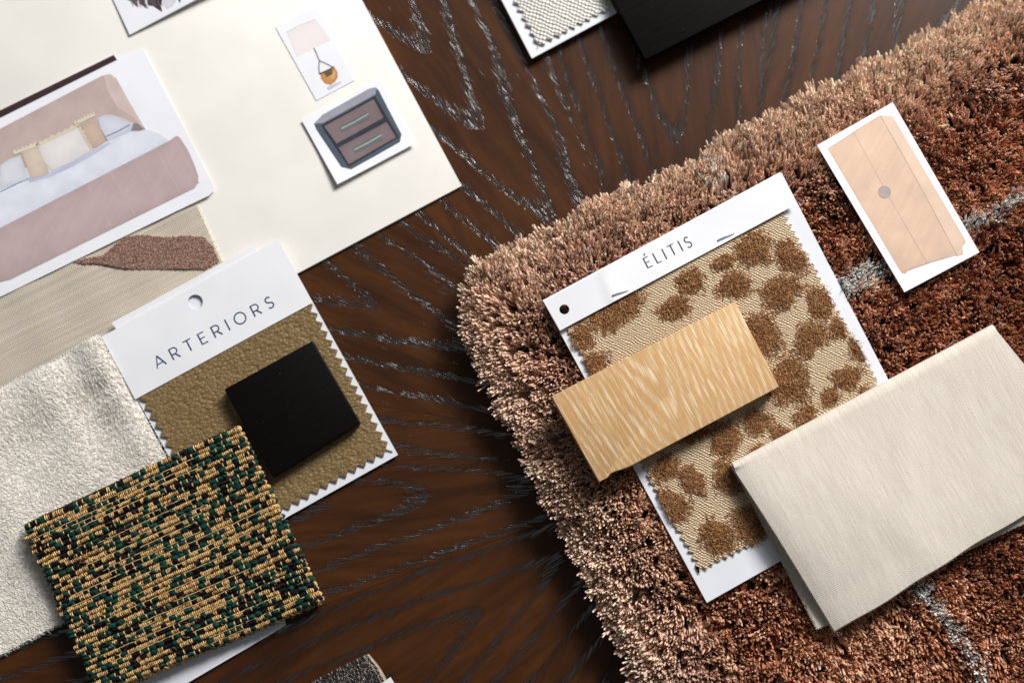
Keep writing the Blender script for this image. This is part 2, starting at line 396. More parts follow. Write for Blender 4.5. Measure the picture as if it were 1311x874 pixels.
# lean field: outwards at the border, swirling inside, tips gathering in clumps
a, b = np.maximum(RAD-U, 0), np.maximum(RAD-Vv, 0); cor = (a > 0) & (b > 0)
nu = np.where(cor, -a, np.where(U < Vv, -1., 0.)); nv = np.where(cor, -b, np.where(U < Vv, 0., -1.)); nl = np.hypot(nu, nv)+1e-9
ox, oy = (e1.x*nu+e2.x*nv)/nl, (e1.y*nu+e2.y*nv)/nl
q = np.clip(1-d/0.034, 0, 1); lean = R(48)*q**1.1*(1+RNG.normal(0, .14, N)); lean = np.clip(lean, 0, R(72))
cn = lambda x, y: .8*vnoise(x, y, .0085, 51)+.8*vnoise(x, y, .015, 52)
ep = .0006; gx = (cn(X+ep, Y)-cn(X-ep, Y))/(2*ep); gy = (cn(X, Y+ep)-cn(X, Y-ep))/(2*ep)
sx = 0.34*vnoise(X, Y, .026, 11)+0.00105*gx-0.10+RNG.normal(0, .20, N); sy = 0.34*vnoise(X, Y, .026, 13)+0.00105*gy-0.12+RNG.normal(0, .20, N)
sx *= (1-.3*q); sy *= (1-.3*q)
nw = np.clip(1-np.minimum(d1-w1, d3-.0028)/.006, 0, 1); sx *= 1-.8*nw; sy *= 1-.8*nw
sub = 6
def rep(v): return np.repeat(v, sub, axis=0)
n3 = N*sub
length = 0.0212*(1+RNG.normal(0, .05, N)+.12*cn(X, Y)+.04*vnoise(X, Y, .03, 15)); length[white] *= 1.0
Lr = rep(length)*(1+RNG.normal(0, .045, n3))
dirx = rep(ox*np.sin(lean)+sx)+RNG.normal(0, .07, n3); diry = rep(oy*np.sin(lean)+sy)+RNG.normal(0, .07, n3)
dirz = rep(np.maximum(np.cos(lean), .22))
dn = np.sqrt(dirx**2+diry**2+dirz**2); dirx, diry, dirz = dirx/dn, diry/dn, dirz/dn
ang = RNG.uniform(0, 2*math.pi, n3)+0; ro = 0.00080*np.sqrt(RNG.random(n3))
tx, ty = np.cos(ang)*ro, np.sin(ang)*ro
wv = RNG.normal(0, .00065, (n3, 2))
SG = 4; ts = np.array([0, .5, .92, 1.0]); C = np.zeros((n3, SG, 3))
x0, y0 = rep(X), rep(Y)
for i, t in enumerate(ts):
    q3 = rep(q); bend = (1-q3)*(.4*t+.6*t**1.6)+q3*(1-(1-t)**1.7); wi_ = math.sin(t*4.2)
    C[:, i, 0] = x0+Lr*dirx*bend+tx*(.5+.9*t)+wv[:, 0]*wi_
    C[:, i, 1] = y0+Lr*diry*bend+ty*(.5+.9*t)+wv[:, 1]*wi_
    C[:, i, 2] = 0.0045+Lr*(t*dirz)
for poly, zc in covers:
    for i in (1, 2, 3):
        nr_ = inside(poly, C[:, i, 0], C[:, i, 1]) | (dist_poly(poly, C[:, i, 0], C[:, i, 1]) < .0012)
        C[:, i, 2] = np.where(nr_, np.minimum(C[:, i, 2], zc-.0005*(3-i)), C[:, i, 2])
C[:, :, 2] = np.maximum(C[:, :, 2], 0.0010)
Rad = np.array([.00046, .00058, .00072, .00034])[None, :]*(1+RNG.normal(0, .16, n3))[:, None]
base = np.array(lin(212, 144, 104)[:3]); alt = np.array(lin(246, 200, 166)[:3]); dk = np.array(lin(166, 100, 64)[:3])
pa_ = np.clip(.45+.65*vnoise(X, Y, .035, 21)+.3*vnoise(X, Y, .013, 22)+.30*RNG.normal(size=N), 0, 1)[:, None]
tn = np.where(pa_ > .5, base*(2-2*pa_)+alt*(2*pa_-1), dk*(1-2*pa_)+base*2*pa_)
edge = (np.clip(1-(d+.008*vnoise(X, Y, .02, 23))/0.045, 0, 1)[:, None]**.7)*.88; tn = tn*(1-edge)+np.array(lin(255, 226, 203)[:3])*(1+RNG.normal(0, .12, (N, 1)))*edge  # pale border tint: sheen and highlight on the leaning pile put into the colour
tn[white] = np.array(lin(252, 248, 243)[:3]); tn = rep(tn)*(1+RNG.normal(0, .10, (n3, 1))); tn = np.clip(tn, 0, 1)
MRUG = m_rug()
w3 = rep(white)
rug.add('pile', strand_mesh('pile', C[~w3], Rad[~w3], tn[~w3], 3), MRUG, kind='stuff')
rug.add('white_pile_line', strand_mesh('white_pile', C[w3], Rad[w3], tn[w3], 3), MRUG, label='thin white carved lines in the pile', kind='stuff')
cr = [rug_xy(*p) for p in [(0.004, RAD), (0.007, 0.008), (RAD, 0.004), (LU, .004), (LU, LV), (.004, LV)]]
rug.add('backing', sheet(cr, 0.005, 0.0045, name='backing'), m_fabric('rug_backing', (60, 38, 26), (84, 54, 38)))

# ------------------------------------------------------------------ cream board with pictures, upper left
ZB = 0.002
bd = [(591, 238), (463, 0), (420, -80), (-110, -80), (-110, 612)]
Thing('mood_board', 'large smooth cream cardboard sheet under the pictures, lying on the dark table', 'board', P(250, 150), 28.4,
      mesh=sheet(XY(bd, ZB), ZB, 0.0019, bevel=.0002), mat=m_paper('cream_board', (235, 231, 224), .5))

def m_print():
    g = G('print_ink'); x, y, z = g.coords(); n = g.noise(g.vec(x, y, z), 1100, 2)
    m = g.t.nodes.new('ShaderNodeMix'); m.data_type = 'RGBA'; m.blend_type = 'MULTIPLY'; m.inputs['Factor'].default_value = 1
    g.put(m.inputs[6], g.attr('tint')); g.put(m.inputs[7], g.mix(n, (.93, .93, .93, 1), (1, 1, 1, 1)))
    return g.out(S(g, m.outputs[2]), .4, None, .35)
MPRINT = m_print(); _seed = [100]
def print_on(t, name, pts, zf, lvl, colr, parent=None, grid=.0016, edge=.16, ew=6, mott=.06, tilt=(0, 0), streak=0):
    """a printed area: colour shades softly towards its outline, as in the printed photo"""
    z = offz(zf, 0.00004*lvl); poly = XY(pts, zf); me = sheet(poly, z, 0, grid=grid); n = len(me.vertices)
    co = np.zeros(n*3, dtype=np.float32); me.vertices.foreach_get('co', co); co = co.reshape(-1, 3); _seed[0] += 1
    dd = dist_poly(poly, co[:, 0], co[:, 1]); mx, my = co[:, 0].mean(), co[:, 1].mean(); sz = max(np.ptp(co[:, 0]), np.ptp(co[:, 1]))
    k = 1-edge*np.exp(-dd/(ew*PX))+mott*vnoise(co[:, 0], co[:, 1], .009, _seed[0])+mott*.6*vnoise(co[:, 0], co[:, 1], .004, _seed[0]+50)
    k += tilt[0]*(co[:, 0]-mx)/sz+tilt[1]*(co[:, 1]-my)/sz
    if streak: w = -co[:, 0]*math.sin(R(62))+co[:, 1]*math.cos(R(62)); k += streak*vnoise(w*6, co[:, 0], .006, _seed[0])
    T = np.ones((n, 4), dtype=np.float32); T[:, :3] = np.clip(np.array(lin(*colr)[:3])[None]*k[:, None], 0, 1)
    at = me.attributes.new('tint', 'FLOAT_COLOR', 'POINT'); at.data.foreach_set('color', T.ravel())
    return t.add(name, me, MPRINT, parent)
def line_on(t, name, pts, w, zf, lvl, colr, parent=None):
    z = offz(zf, 0.00004*lvl); return t.add(name, ribbon(XY(pts, zf), w*PX, z), ink(*colr), parent)

# linen swatch with the brown woven patch
ZL = 0.0028
t = Thing('linen_swatch', 'beige slubby linen swatch with a brown woven patch, under the bed picture', 'fabric swatch', P(120, 390, ZL), 27)
lp = [(252, 262), (288, 342), (-90, 560), (-90, 405)]
zl = lambda x, y: ZL+0.00025*math.sin(x*160+y*90)
t.add('cloth', sheet(XY(lp, ZL), zl, .0007, grid=.006), m_linen())
pt = XY([(92, 335), (110, 331), (133, 327), (147, 314), (160, 304), (178, 301), (210, 304), (240, 302), (262, 304), (272, 315), (281, 335), (264, 345), (230, 344), (190, 345), (160, 344), (130, 338), (105, 338)], ZL)
pa = np.array(pt); lo, hi = pa.min(0), pa.max(0); n = 5200
qx, qy = RNG.uniform(lo[0], hi[0], n), RNG.uniform(lo[1], hi[1], n); k = inside(pt, qx, qy); qx, qy = qx[k], qy[k]; n = len(qx)
th_ = R(62)+RNG.normal(0, .35, n); ln = RNG.uniform(.0008, .0015, n)
C = np.zeros((n, 4, 3))
for i, (s_, zz) in enumerate(((-.5, -.0002), (-.2, .0006), (.2, .0006), (.5, -.0002))):
    C[:, i, 0] = qx+np.cos(th_)*ln*s_; C[:, i, 1] = qy+np.sin(th_)*ln*s_; C[:, i, 2] = ZL+.0002+zz*RNG.uniform(.6, 1.2, n)
tn = np.array(lin(156, 120, 104)[:3])*(1+RNG.normal(0, .22, (n, 1))); hl = RNG.random(n) < .12; tn[hl] = np.array(lin(196, 168, 148)[:3])
po = t.add('woven_patch', sheet(pt, ZL+.0006, .0004), m_fabric('patch_ground', (124, 94, 80), (156, 122, 106)), label='brown woven patch')
t.add('patch_yarn', strand_mesh('patch_yarn', C, np.full((n, 4), .00028), np.clip(tn, 0, 1), 3), m_fibre('patch_fibre'), po, kind='stuff')
ed = XY([(252, 262), (288, 342)], ZL)   # pale cut edge threads
n = 240; f_ = RNG.random(n); C = np.zeros((n, 4, 3))
for i in range(4):
    C[:, i, 0] = ed[0][0]+(ed[1][0]-ed[0][0])*f_-.0006+.0005*i*RNG.uniform(.3, 1.2, n); C[:, i, 1] = ed[0][1]+(ed[1][1]-ed[0][1])*f_+RNG.normal(0, .0002, n); C[:, i, 2] = ZL-.0001*i*i+.0001
t.add('frayed_edge', strand_mesh('fray', C, np.full((n, 4), .00018), np.tile(np.array(lin(236, 228, 208)[:3]), (n, 1))), m_fibre('linen_thread'), kind='stuff')

# picture of a bed
bc = XY([(270, 240)], .004)[0]
def zbed(x, y): return 0.0034+0.0006*max(0, min(1, (x+.30)/.1))
t = Thing('bed_picture', 'printed paper picture of a mauve upholstered bed with pillows, at the left edge', 'picture', P(110, 230, .0034), 27)
pp = t.add('paper', sheet(XY([(-60, 171), (146, 69.5), (150, 76), (183, 63), (270, 231), (275, 242), (268, 250), (-60, 409)], zbed), zbed, .00025, grid=.008), m_paper('photo_paper', (240, 241, 247), .4))
print_on(t, 'printed_bar', [(-60, 170.5), (145.5, 70.5), (150, 77), (-60, 181)], zbed, 1, (66, 48, 52), pp)
print_on(t, 'printed_headboard', [(-60, 197), (0, 165), (131, 97), (141, 95), (149, 101), (165, 130), (187, 167), (140, 185), (120, 192), (0, 245), (-60, 270)], zbed, 1, (196, 175, 170), pp, edge=.08, mott=.05, streak=.03)
print_on(t, 'printed_headboard_side', [(133, 97), (141, 95.5), (148, 101), (165, 131), (186, 166), (170, 150), (150, 138), (137, 115)], zbed, 2, (203, 185, 179), pp, edge=-.06, ew=5)
print_on(t, 'printed_mattress', [(-60, 252), (0, 225), (110, 192), (165, 169), (178, 166), (192, 167), (205, 172), (217, 181), (181, 203), (0, 293), (-60, 322)], zbed, 3, (226, 229, 241), pp, edge=.10, mott=.07)
fb = print_on(t, 'printed_footboard', [(-60, 322), (0, 292), (216, 181), (226, 174), (230, 176), (240, 191), (249, 211), (254, 226), (254, 234), (249, 241), (13, 358), (0, 361), (-60, 389)], zbed, 4, (194, 172, 172), pp, edge=.12, ew=9, mott=.05, streak=.04, tilt=(-.08, .10))
for sx_ in (20, 52, 82, 112, 142, 172, 200, 224):
    y0_ = 292-sx_*0.512
    line_on(t, 'printed_seam', [(sx_, y0_+2), (sx_+31, y0_+57)], .8, zbed, 5, (200, 180, 179), pp)
def fringe_poly(a, b, w, n=13):
    a, b = Vector(a), Vector(b); d_ = (b-a)/n; nn = Vector((d_.y, -d_.x)).normalized(); o = []
    for i in range(n+1): o.append(tuple(a+d_*i+nn*(w*(random.uniform(.6, 1.3) if i % 2 else .1)))) 
    return o+[tuple(b-nn*3), tuple(a-nn*3)]
print_on(t, 'printed_pillow', [(0, 212), (12, 204), (26, 199), (36, 226), (18, 236), (0, 243)], zbed, 4, (226, 227, 236), pp)
line_on(t, 'printed_pillow_trim', [(0, 246), (18, 237), (36, 229)], 1.2, zbed, 5, (110, 125, 175), pp)
print_on(t, 'printed_pillow', [(27, 194), (50, 186), (57, 200), (63, 222), (50, 227), (39, 228)], zbed, 5, (226, 208, 190), pp, edge=.2, ew=7)
print_on(t, 'printed_pillow', [(104, 160), (112, 156), (121, 155), (130, 166), (138, 180), (123, 190), (114, 189), (108, 176)], zbed, 5, (212, 188, 170), pp, edge=.22, ew=7)
print_on(t, 'printed_pillow', [(125, 152), (132, 148), (141, 147), (156, 151), (171, 158), (168, 168), (137, 181), (130, 168)], zbed, 5, (216, 218, 230), pp)
line_on(t, 'printed_pillow_trim', [(136, 175), (152, 168), (166, 160)], 1.3, zbed, 6, (90, 100, 150), pp)
print_on(t, 'printed_shadow', [(166, 168), (171, 158), (176, 158), (185, 166), (178, 168)], zbed, 4, (150, 135, 140), pp)
print_on(t, 'printed_pillow', [(48, 185), (70, 175), (101, 161), (108, 173), (119, 192), (92, 208), (66, 219), (55, 205)], zbed, 6, (236, 231, 229), pp, edge=.16, ew=9)
print_on(t, 'printed_shadow', [(34, 228), (64, 221), (92, 208), (121, 192), (139, 182), (142, 184), (122, 197), (94, 213), (64, 227), (38, 234)], zbed, 4, (186, 190, 212), pp, edge=-.12, ew=3)
for a_, b_ in (((17, 196), (50, 183)), ((46, 186), (101, 160)), ((95, 158), (121, 146))):
    print_on(t, 'printed_fringe', fringe_poly(a_, b_, 4), zbed, 7, (238, 226, 200), pp)
print_on(t, 'printed_fringe', fringe_poly((101, 161), (119, 192), 3, 11), zbed, 7, (232, 214, 196), pp)

# picture of a feather, top edge
zfe = lambda x, y: ZB+.0004+max(0, (x+.245)*.055)**1.0
t = Thing('feather_picture', 'paper picture of dark brown feathers cut by the top edge', 'picture', P(200, 0, ZB), 28)
pp = t.add('paper', sheet(XY([(166, 45), (300, -26), (270, -90), (136, -19)], zfe), zfe, .0002, grid=.006), bpy.data.materials['photo_paper'])
for pl_, c_ in (([(158, -22), (163, 0), (168, 2.4), (173, 7.3), (177.5, 10.4), (176, 3), (180, -24)], (92, 78, 84)),
                ([(172, -24), (178, 5), (184, 8.5), (190, 12.2), (186, 3), (190, -24)], (112, 98, 104)),
                ([(184, -26), (189, 7), (196.5, 8.5), (202, 12.5), (208, 16), (206, 7.3), (208, 0), (210, -26)], (72, 58, 64)),
                ([(224, -26), (227, -2), (230, 4.5), (232, -1), (235, -26)], (88, 78, 90))):
    print_on(t, 'printed_feather', pl_, zfe, 1, c_, pp)
print_on(t, 'printed_shade', [(208, 6), (211, -14), (224, -14), (225, 2), (220, 9), (213, 12)], zfe, 1, (224, 222, 232), pp)
for i in range(16):
    x_ = random.uniform(164, 206); line_on(t, 'printed_barb', [(x_-6, -20), (x_-1, -5), (x_+4, 4+random.uniform(0, 7))], .8, zfe, 3, random.choice([(50, 40, 46), (130, 116, 122)]), pp)

# picture of a lamp
zla = ZB+.0004
t = Thing('lamp_picture', 'small paper picture of a table lamp with pale shade and amber base', 'picture', P(403, 70, zla), 28)
pp = t.add('paper', sheet(XY([(352.6, 35), (404, 9), (454, 103), (405, 129)], zla), zla, .00025), bpy.data.materials['photo_paper'])
print_on(t, 'printed_lamp_shade', [(366.5, 42), (404, 25), (409, 31), (423, 52), (402, 62), (380, 73), (373, 56)], zla, 1, (240, 232, 232), pp, edge=.03, mott=.02)
line_on(t, 'printed_rim', [(366.5, 42), (385, 32), (404, 25)], .8, zla, 2, (214, 198, 192), pp)
line_on(t, 'printed_stem', [(402, 62), (406, 71), (409, 79)], 1.5, zla, 2, (90, 84, 90), pp)
line_on(t, 'printed_stem', [(409, 79), (408, 87), (409, 95)], 1.4, zla, 2, (82, 76, 82), pp)
line_on(t, 'printed_stem', [(409, 78), (418, 82), (427, 87)], 1.4, zla, 2, (82, 76, 82), pp)
bl = [(421+11.5*math.cos(a_), 96+11.5*math.sin(a_)*.98) for a_ in [R(i*15-150) for i in range(0, 19)]]
print_on(t, 'printed_lamp_base', [(410, 95), (428, 86.5), (432, 92), (432.5, 99), (429, 105), (423, 109), (416, 107), (411, 101)], zla, 2, (206, 148, 88), pp)
print_on(t, 'printed_lamp_base_glint', [(423, 91), (430, 92), (429, 100), (424, 103)], zla, 3, (226, 180, 128), pp)
print_on(t, 'printed_lamp_neck', [(415, 94), (425, 89), (426, 95), (418, 99)], zla, 4, (120, 88, 62), pp)
line_on(t, 'printed_band', [(409, 95), (418, 91), (428, 86)], 1.8, zla, 5, (58, 48, 46), pp)
print_on(t, 'printed_shadow', [(418, 113), (424, 109), (438, 104), (436, 107), (421, 116)], zla, 1, (214, 212, 228), pp)

# picture of a chest of drawers
def zns(x, y):
    c = P(459, 168, ZB); u = ((x-c.x)*math.cos(R(28))+(y-c.y)*math.sin(R(28))); v = (-(x-c.x)*math.sin(R(28))+(y-c.y)*math.cos(R(28)))
    return ZB+.0006+0.0024*max(0, (-v+.004)/.022)**1.5*.6+.0008*max(0, (-u)/.025)
t = Thing('drawer_chest_picture', 'square paper picture of a slate grey two drawer chest, curling off the board', 'picture', P(459, 168, ZB), 28)
pp = t.add('paper', sheet(XY([(386, 154), (486, 101), (531, 184), (432, 236)], zns), zns, .00025, grid=.003), bpy.data.materials['photo_paper'])
print_on(t, 'printed_case', [(402, 159), (413, 147), (471, 114.5), (481, 112), (485, 116), (514, 172), (512, 182), (449.5, 217), (437, 214), (405, 166)], zns, 1, (82, 91, 104), pp)
print_on(t, 'printed_top', [(402, 158.6), (413, 147), (471, 114.5), (482, 112.5), (481, 121), (413, 158)], zns, 2, (163, 163, 176), pp)
print_on(t, 'printed_recess', [(411, 161), (480, 123), (511, 176), (446, 214)], zns, 2, (48, 52, 60), pp)
for dpts in ([(415, 162), (478.5, 127), (491, 151), (431, 184)], [(433.5, 189), (495, 156.5), (507, 176), (446.5, 210.5)]):
    print_on(t, 'printed_drawer', dpts, zns, 3, (128, 112, 114), pp)
    cx_, cy_ = sum(p[0] for p in dpts)/4, sum(p[1] for p in dpts)/4
    print_on(t, 'printed_inlay', [(cx_-20, cy_+7), (cx_+16, cy_-12), (cx_+20, cy_-4), (cx_-16, cy_+14)], zns, 4, (108, 110, 112), pp)
    line_on(t, 'printed_handle', [(cx_-17, cy_+9), (cx_, cy_+.5), (cx_+18, cy_-10)], 1.4, zns, 5, (172, 178, 176), pp)

# ------------------------------------------------------------------ pale grey plush cloth, left edge
edge_pt = P(385, 348); edge_dir = (P(591, 238)-edge_pt).normalized(); edge_n = Vector((edge_dir.y, -edge_dir.x, 0))   # away from the board
def s_edge(x, y): return (x-edge_pt.x)*edge_n.x+(y-edge_pt.y)*edge_n.y
def zpl(x, y):
    s = s_edge(x, y); q_ = 1/(1+math.exp(-(s-.004)/.004)); b_ = .0052*(1-q_)+.0028*q_
    u = x*math.cos(R(28))+y*math.sin(R(28))
    rid = lambda c_, w_, h_: h_*math.exp(-((u-c_)/w_)**2)
    top = P(135, 470); uc = top.x*math.cos(R(28))+top.y*math.sin(R(28))
    fade = max(0, min(1, (.075-s)/.06))
    return b_+.0002*math.sin(x*70)+(rid(uc, .0100, .0048)+rid(uc-.034, .010, .0022))*fade+rid(uc-.085, .012, .002)
pl = [(-70, 537), (0, 500), (60, 470), (128, 432), (180, 520), (240, 640), (220, 720), (150, 757), (80, 796), (0, 838), (-70, 872)]
t = Thing('plush_cloth', 'pale grey brushed plush cloth with soft folds, at the left edge', 'fabric swatch', P(80, 650, .002), 28)
ply = XY(pl, .003)
t.add('cloth', sheet(ply, zpl, .0022, grid=.0025), m_plush())
pa = np.array(ply); lo, hi = pa.min(0), pa.max(0); n = 34000
qx, qy = RNG.uniform(max(lo[0], -.31), hi[0], n), RNG.uniform(lo[1], hi[1], n); k = inside(ply, qx, qy); qx, qy = qx[k], qy[k]; n = len(qx)
qz = np.array([zpl(a_, b_) for a_, b_ in zip(qx, qy)])
th_ = R(-35)+1.8*vnoise(qx, qy, .010, 31)+RNG.normal(0, .8, n); ln = RNG.uniform(.0012, .0036, n); hq = RNG.uniform(.5, 1.6, n); C = np.zeros((n, 4, 3))
for i, (s_, zz) in enumerate(((0, -.0001), (.35, .0002), (.7, .0003), (1, .0002))):
    C[:, i, 0] = qx+np.cos(th_)*ln*s_; C[:, i, 1] = qy+np.sin(th_)*ln*s_; C[:, i, 2] = qz+zz*hq
tn = np.array(lin(240, 235, 226)[:3])*(1+RNG.normal(0, .06, (n, 1)))
t.add('nap', strand_mesh('nap', C, np.array([.00013, .00013, .0001, .00006])[None]*np.ones((n, 1)), np.clip(tn, 0, 1)), m_fibre('plush_fibre', 1.0, .1, .02), kind='stuff')
n = 2600; segs = [(ply[i], ply[i+1]) for i in (0, 1, 2, 3, 7, 8, 9)]; C = np.zeros((n, 4, 3))
for j in range(n):
    a_, b_ = random.choice(segs); f_ = random.random(); x_, y_ = a_[0]+(b_[0]-a_[0])*f_, a_[1]+(b_[1]-a_[1])*f_
    dx_, dy_ = b_[1]-a_[1], -(b_[0]-a_[0]); l_ = math.hypot(dx_, dy_); dx_, dy_ = -dx_/l_, -dy_/l_
    if inside(ply, np.array([x_+dx_*.002]), np.array([y_+dy_*.002]))[0]: dx_, dy_ = -dx_, -dy_
    z_ = zpl(x_, y_); q_ = random.uniform(.0004, .0014); sx_, sy_ = random.gauss(0, .0004), random.gauss(0, .0004); z0 = random.uniform(0, .002)
    for i in range(4): C[j, i] = (x_+dx_*q_*(i-1)/2+sx_*i/3, y_+dy_*q_*(i-1)/2+sy_*i/3, z_-z0-.0001*i*i)
t.add('fuzzy_edge', strand_mesh('fuzz', C, np.full((n, 4), .00017), np.tile(np.array(lin(224, 220, 212)[:3]), (n, 1))), bpy.data.materials['plush_fibre'], kind='stuff')

# ------------------------------------------------------------------ letters
def arc(cx, cy, rx, ry, a0, a1, n=14): return [(cx+rx*math.cos(R(a0+(a1-a0)*i/n)), cy+ry*math.sin(R(a0+(a1-a0)*i/n))) for i in range(n+1)]
GLYPH = {   # strokes in a unit-high box, (points, relative weight)
    'A': (.86, [([(0, 0), (.43, 1)], .8), ([(.43, 1), (.86, 0)], 1.15), ([(.17, .30), (.69, .30)], .85)]),
    'R': (.66, [([(.03, 0), (.03, 1)], 1.1), ([(.03, .965), (.36, .965)]+arc(.36, .70, .26, .265, 90, -90)+[(.03, .435)], .95), ([(.36, .43), (.66, 0)], 1.1)]),
    'T': (.72, [([(0, .965), (.72, .965)], .85), ([(.36, .97), (.36, 0)], 1.1)]),
    'E': (.58, [([(.03, 0), (.03, 1)], 1.1), ([(.03, .965), (.56, .965)], .85), ([(.03, .52), (.50, .52)], .85), ([(.03, .035), (.58, .035)], .85)]),
    'I': (.08, [([(.04, 0), (.04, 1)], 1.1)]),
    'O': (1.0, [(arc(.5, .5, .48, .485, 0, 360, 36), 1.0)]),
    'L': (.5, [([(.03, 0), (.03, 1)], 1.1), ([(.03, .035), (.5, .035)], .85)]),
    'S': (.56, [(arc(.29, .74, .235, .235, 30, 262, 14)+arc(.28, .255, .26, .235, 82, -152, 14), 1.05)]),
}
GLYPH['É'] = (.58, GLYPH['E'][1]+[([(.24, 1.14), (.42, 1.34)], 1.0)])
def letters(t, text, px0, px1, height, weight, zf, colr, parent, contrast=1.0, squeeze=1.0):
    """centres of the first and last letter base points are photo points on the card"""
    a_, b_ = P(*px0, zf), P(*px1, zf); d_ = (b_-a_); L = math.hypot(d_.x, d_.y); ux, uy = d_.x/L, d_.y/L
    h = height*PX; W = [GLYPH[c][0]*h*squeeze for c in text]; gap = (L-sum(W))/(len(text)-1); q = 0.0
    mt = m_ink('ink_letters_%02x%02x%02x' % colr, colr, .5, .15)
    for ch, w in zip(text, W):
        V, F = [], []
        for pts, wt in GLYPH[ch][1]:
            ww = weight*PX*(wt if contrast == 1 else wt**contrast)
            wp_ = [(a_.x+ux*(q+x*h*squeeze)-uy*y*h, a_.y+uy*(q+x*h*squeeze)+ux*y*h) for x, y in pts]
            n = len(wp_); k0 = len(V)
            for i, p in enumerate(wp_):
                s0 = Vector(wp_[max(0, i-1)]); s1 = Vector(wp_[min(n-1, i+1)]); dd = (s1-s0).normalized(); nn = Vector((-dd.y, dd.x))*ww/2
                for sg in (1, -1):
                    x_, y_ = p[0]+nn.x*sg, p[1]+nn.y*sg; V.append((x_, y_, zval(zf, x_, y_)+.00006+.000004*len(F)/max(1, n)))
            F += [(k0+2*i+1, k0+2*i+3, k0+2*i+2, k0+2*i) for i in range(n-1)]
        t.add('letter', np_mesh('letter', V, F, False), mt, parent); q += w+gap

# ------------------------------------------------------------------ leather sample card
def zlc(x, y): return .0060-s_edge(x, y)*.0245     # leans from the board edge down to the table
t = Thing('leather_sample', 'khaki pebbled leather sample on white card, header reading ARTERIORS', 'leather sample', P(310, 480, .004), 28.6)
bk = [(132, 432), (357, 309), (509.5, 582), (285, 708)]
zbk = offz(zlc, -.0006)
t.add('backing_card', sheet(XY(bk, zbk), zbk, .0005), PAPER2)
le = [(172, 500), (394, 378), (503, 577), (286, 699)]
zle = offz(zlc, .0006)
t.add('leather', sheet(pinked(XY(le, zle), 13.5*PX, 7*PX, (1, 2, 3)), zle, .0010), m_leather())
hd = [(130, 431), (356, 306.5), (400, 387.5), (173, 511)]
zhd = offz(zlc, .0011)
hole = P(250, 386.5, zhd)
hdo = t.add('header_strip', sheet(XY(hd, zhd), zhd, .0004, holes=[circle((hole.x, hole.y), 9.6*PX)]), PAPER)
zh2 = offz(zlc, .0003)
t.add('folded_flap', sheet(XY([(145, 416), (143, 413), (322, 316), (327, 317), (330, 330), (152, 425)], zh2), zh2, .0007), PAPER)
letters(t, 'ARTERIORS', (201.5, 472), (352, 392), 15.2, 1.75, zhd, (44, 56, 96), hdo)

# black square tile on the leather
ztl = offz(zlc, .0006+.0075)
tl = [(287, 498), (400, 436), (461, 541), (349.5, 611)]
Thing('black_tile', 'small square black stained wood sample lying on the khaki leather', 'wood sample', P(375, 522, .010), 29,
      mesh=sheet(XY(tl, ztl), ztl, .0072, bevel=.0006), mat=m_black())

# ------------------------------------------------------------------ green and gold tweed, folded
TZ = lambda x, y: .0068-max(0., s_edge(x, y)-.02)*.030       # surface it rests on
TH = .0085
Aq, Bq, Dq = P(29, 671, .014), P(303, 543, .014), P(128, 888, .010)
tu = Bq-Aq; tu.z = 0; TU = tu.length; tu.normalize(); tv = Dq-Aq; tv.z = 0; TV = tv.length; tv.normalize()
FR = TH/2
def tw(u, v, h=0.0):
    """point on the cloth: u along the rows (past the end it wraps round the fold), v across, h above"""
    skew = .0006*(v/TV); v = v*(1+.055*u/TU)      # slightly out of square
    wav = .0006*math.sin(u*90+v*40)+.0005*math.sin(v*120)
    ue = TU-FR*.8+skew
    if u <= ue: uu, zz = u, TH+h
    else:
        a_ = min((u-ue)/FR, math.pi); uu = ue+math.sin(a_)*(FR+h); zz = FR+math.cos(a_)*(FR+h)
    droop = -.0012*max(0, 1-u/.010)**2-.0010*max(0, 1-v/.008)**2-.0012*max(0, 1-(TV*(1+.055*u/TU)-v)/.008)**2
    x = Aq.x+tu.x*uu+tv.x*v; y = Aq.y+tu.y*uu+tv.y*v
    return (x, y, TZ(x, y)+zz+wav+droop*(1 if u <= ue else 0))
t = Thing('tweed_swatch', 'folded tweed swatch woven in gold, dark green and navy yarn', 'fabric swatch', P(215, 715, .005), 25)
# ground cloth: top layer, fold, bottom layer
nu_, nv_ = 60, 30; V = []; ulen = TU+FR*2.4
for j in range(nv_+1):
    for i in range(nu_+1):
        V.append(tw(ulen*i/nu_, TV*j/nv_, -.0014))
F = [(j*(nu_+1)+i, j*(nu_+1)+i+1, (j+1)*(nu_+1)+i+1, (j+1)*(nu_+1)+i) for j in range(nv_) for i in range(nu_)]
me = np_mesh('ground', V, F[::1]); bm = bmesh.new(); bm.from_mesh(me); bmesh.ops.recalc_face_normals(bm, faces=bm.faces)
bmesh.ops.solidify(bm, geom=bm.faces[:], thickness=.0016); MGR = m_fabric('dark_ground_weave', (30, 24, 24), (70, 52, 34))
t.add('ground_cloth', finish(bm, 'ground'), MGR)
bl_ = [(Aq.x+tu.x*a_*TU+tv.x*b_*TV, Aq.y+tu.y*a_*TU+tv.y*b_*TV) for a_, b_ in ((.012, .012), (.97, .012), (.98, 1.02), (.02, .975))]
t.add('under_layer', sheet(bl_, lambda x, y: TZ(x, y)+.0038, .0032, grid=.01), MGR)
pitch = .0041; rows = int(TV/pitch)
gold, puffs, tg, tp, thin = [], [], [], [], []
cg, cg2 = np.array(lin(228, 188, 124)[:3]), np.array(lin(190, 142, 80)[:3])
cgr, cgr2, cnv = np.array(lin(16, 72, 60)[:3]), np.array(lin(10, 50, 44)[:3]), np.array(lin(15, 15, 22)[:3])
SEG = 6
v0 = .0006; pitch = .0041
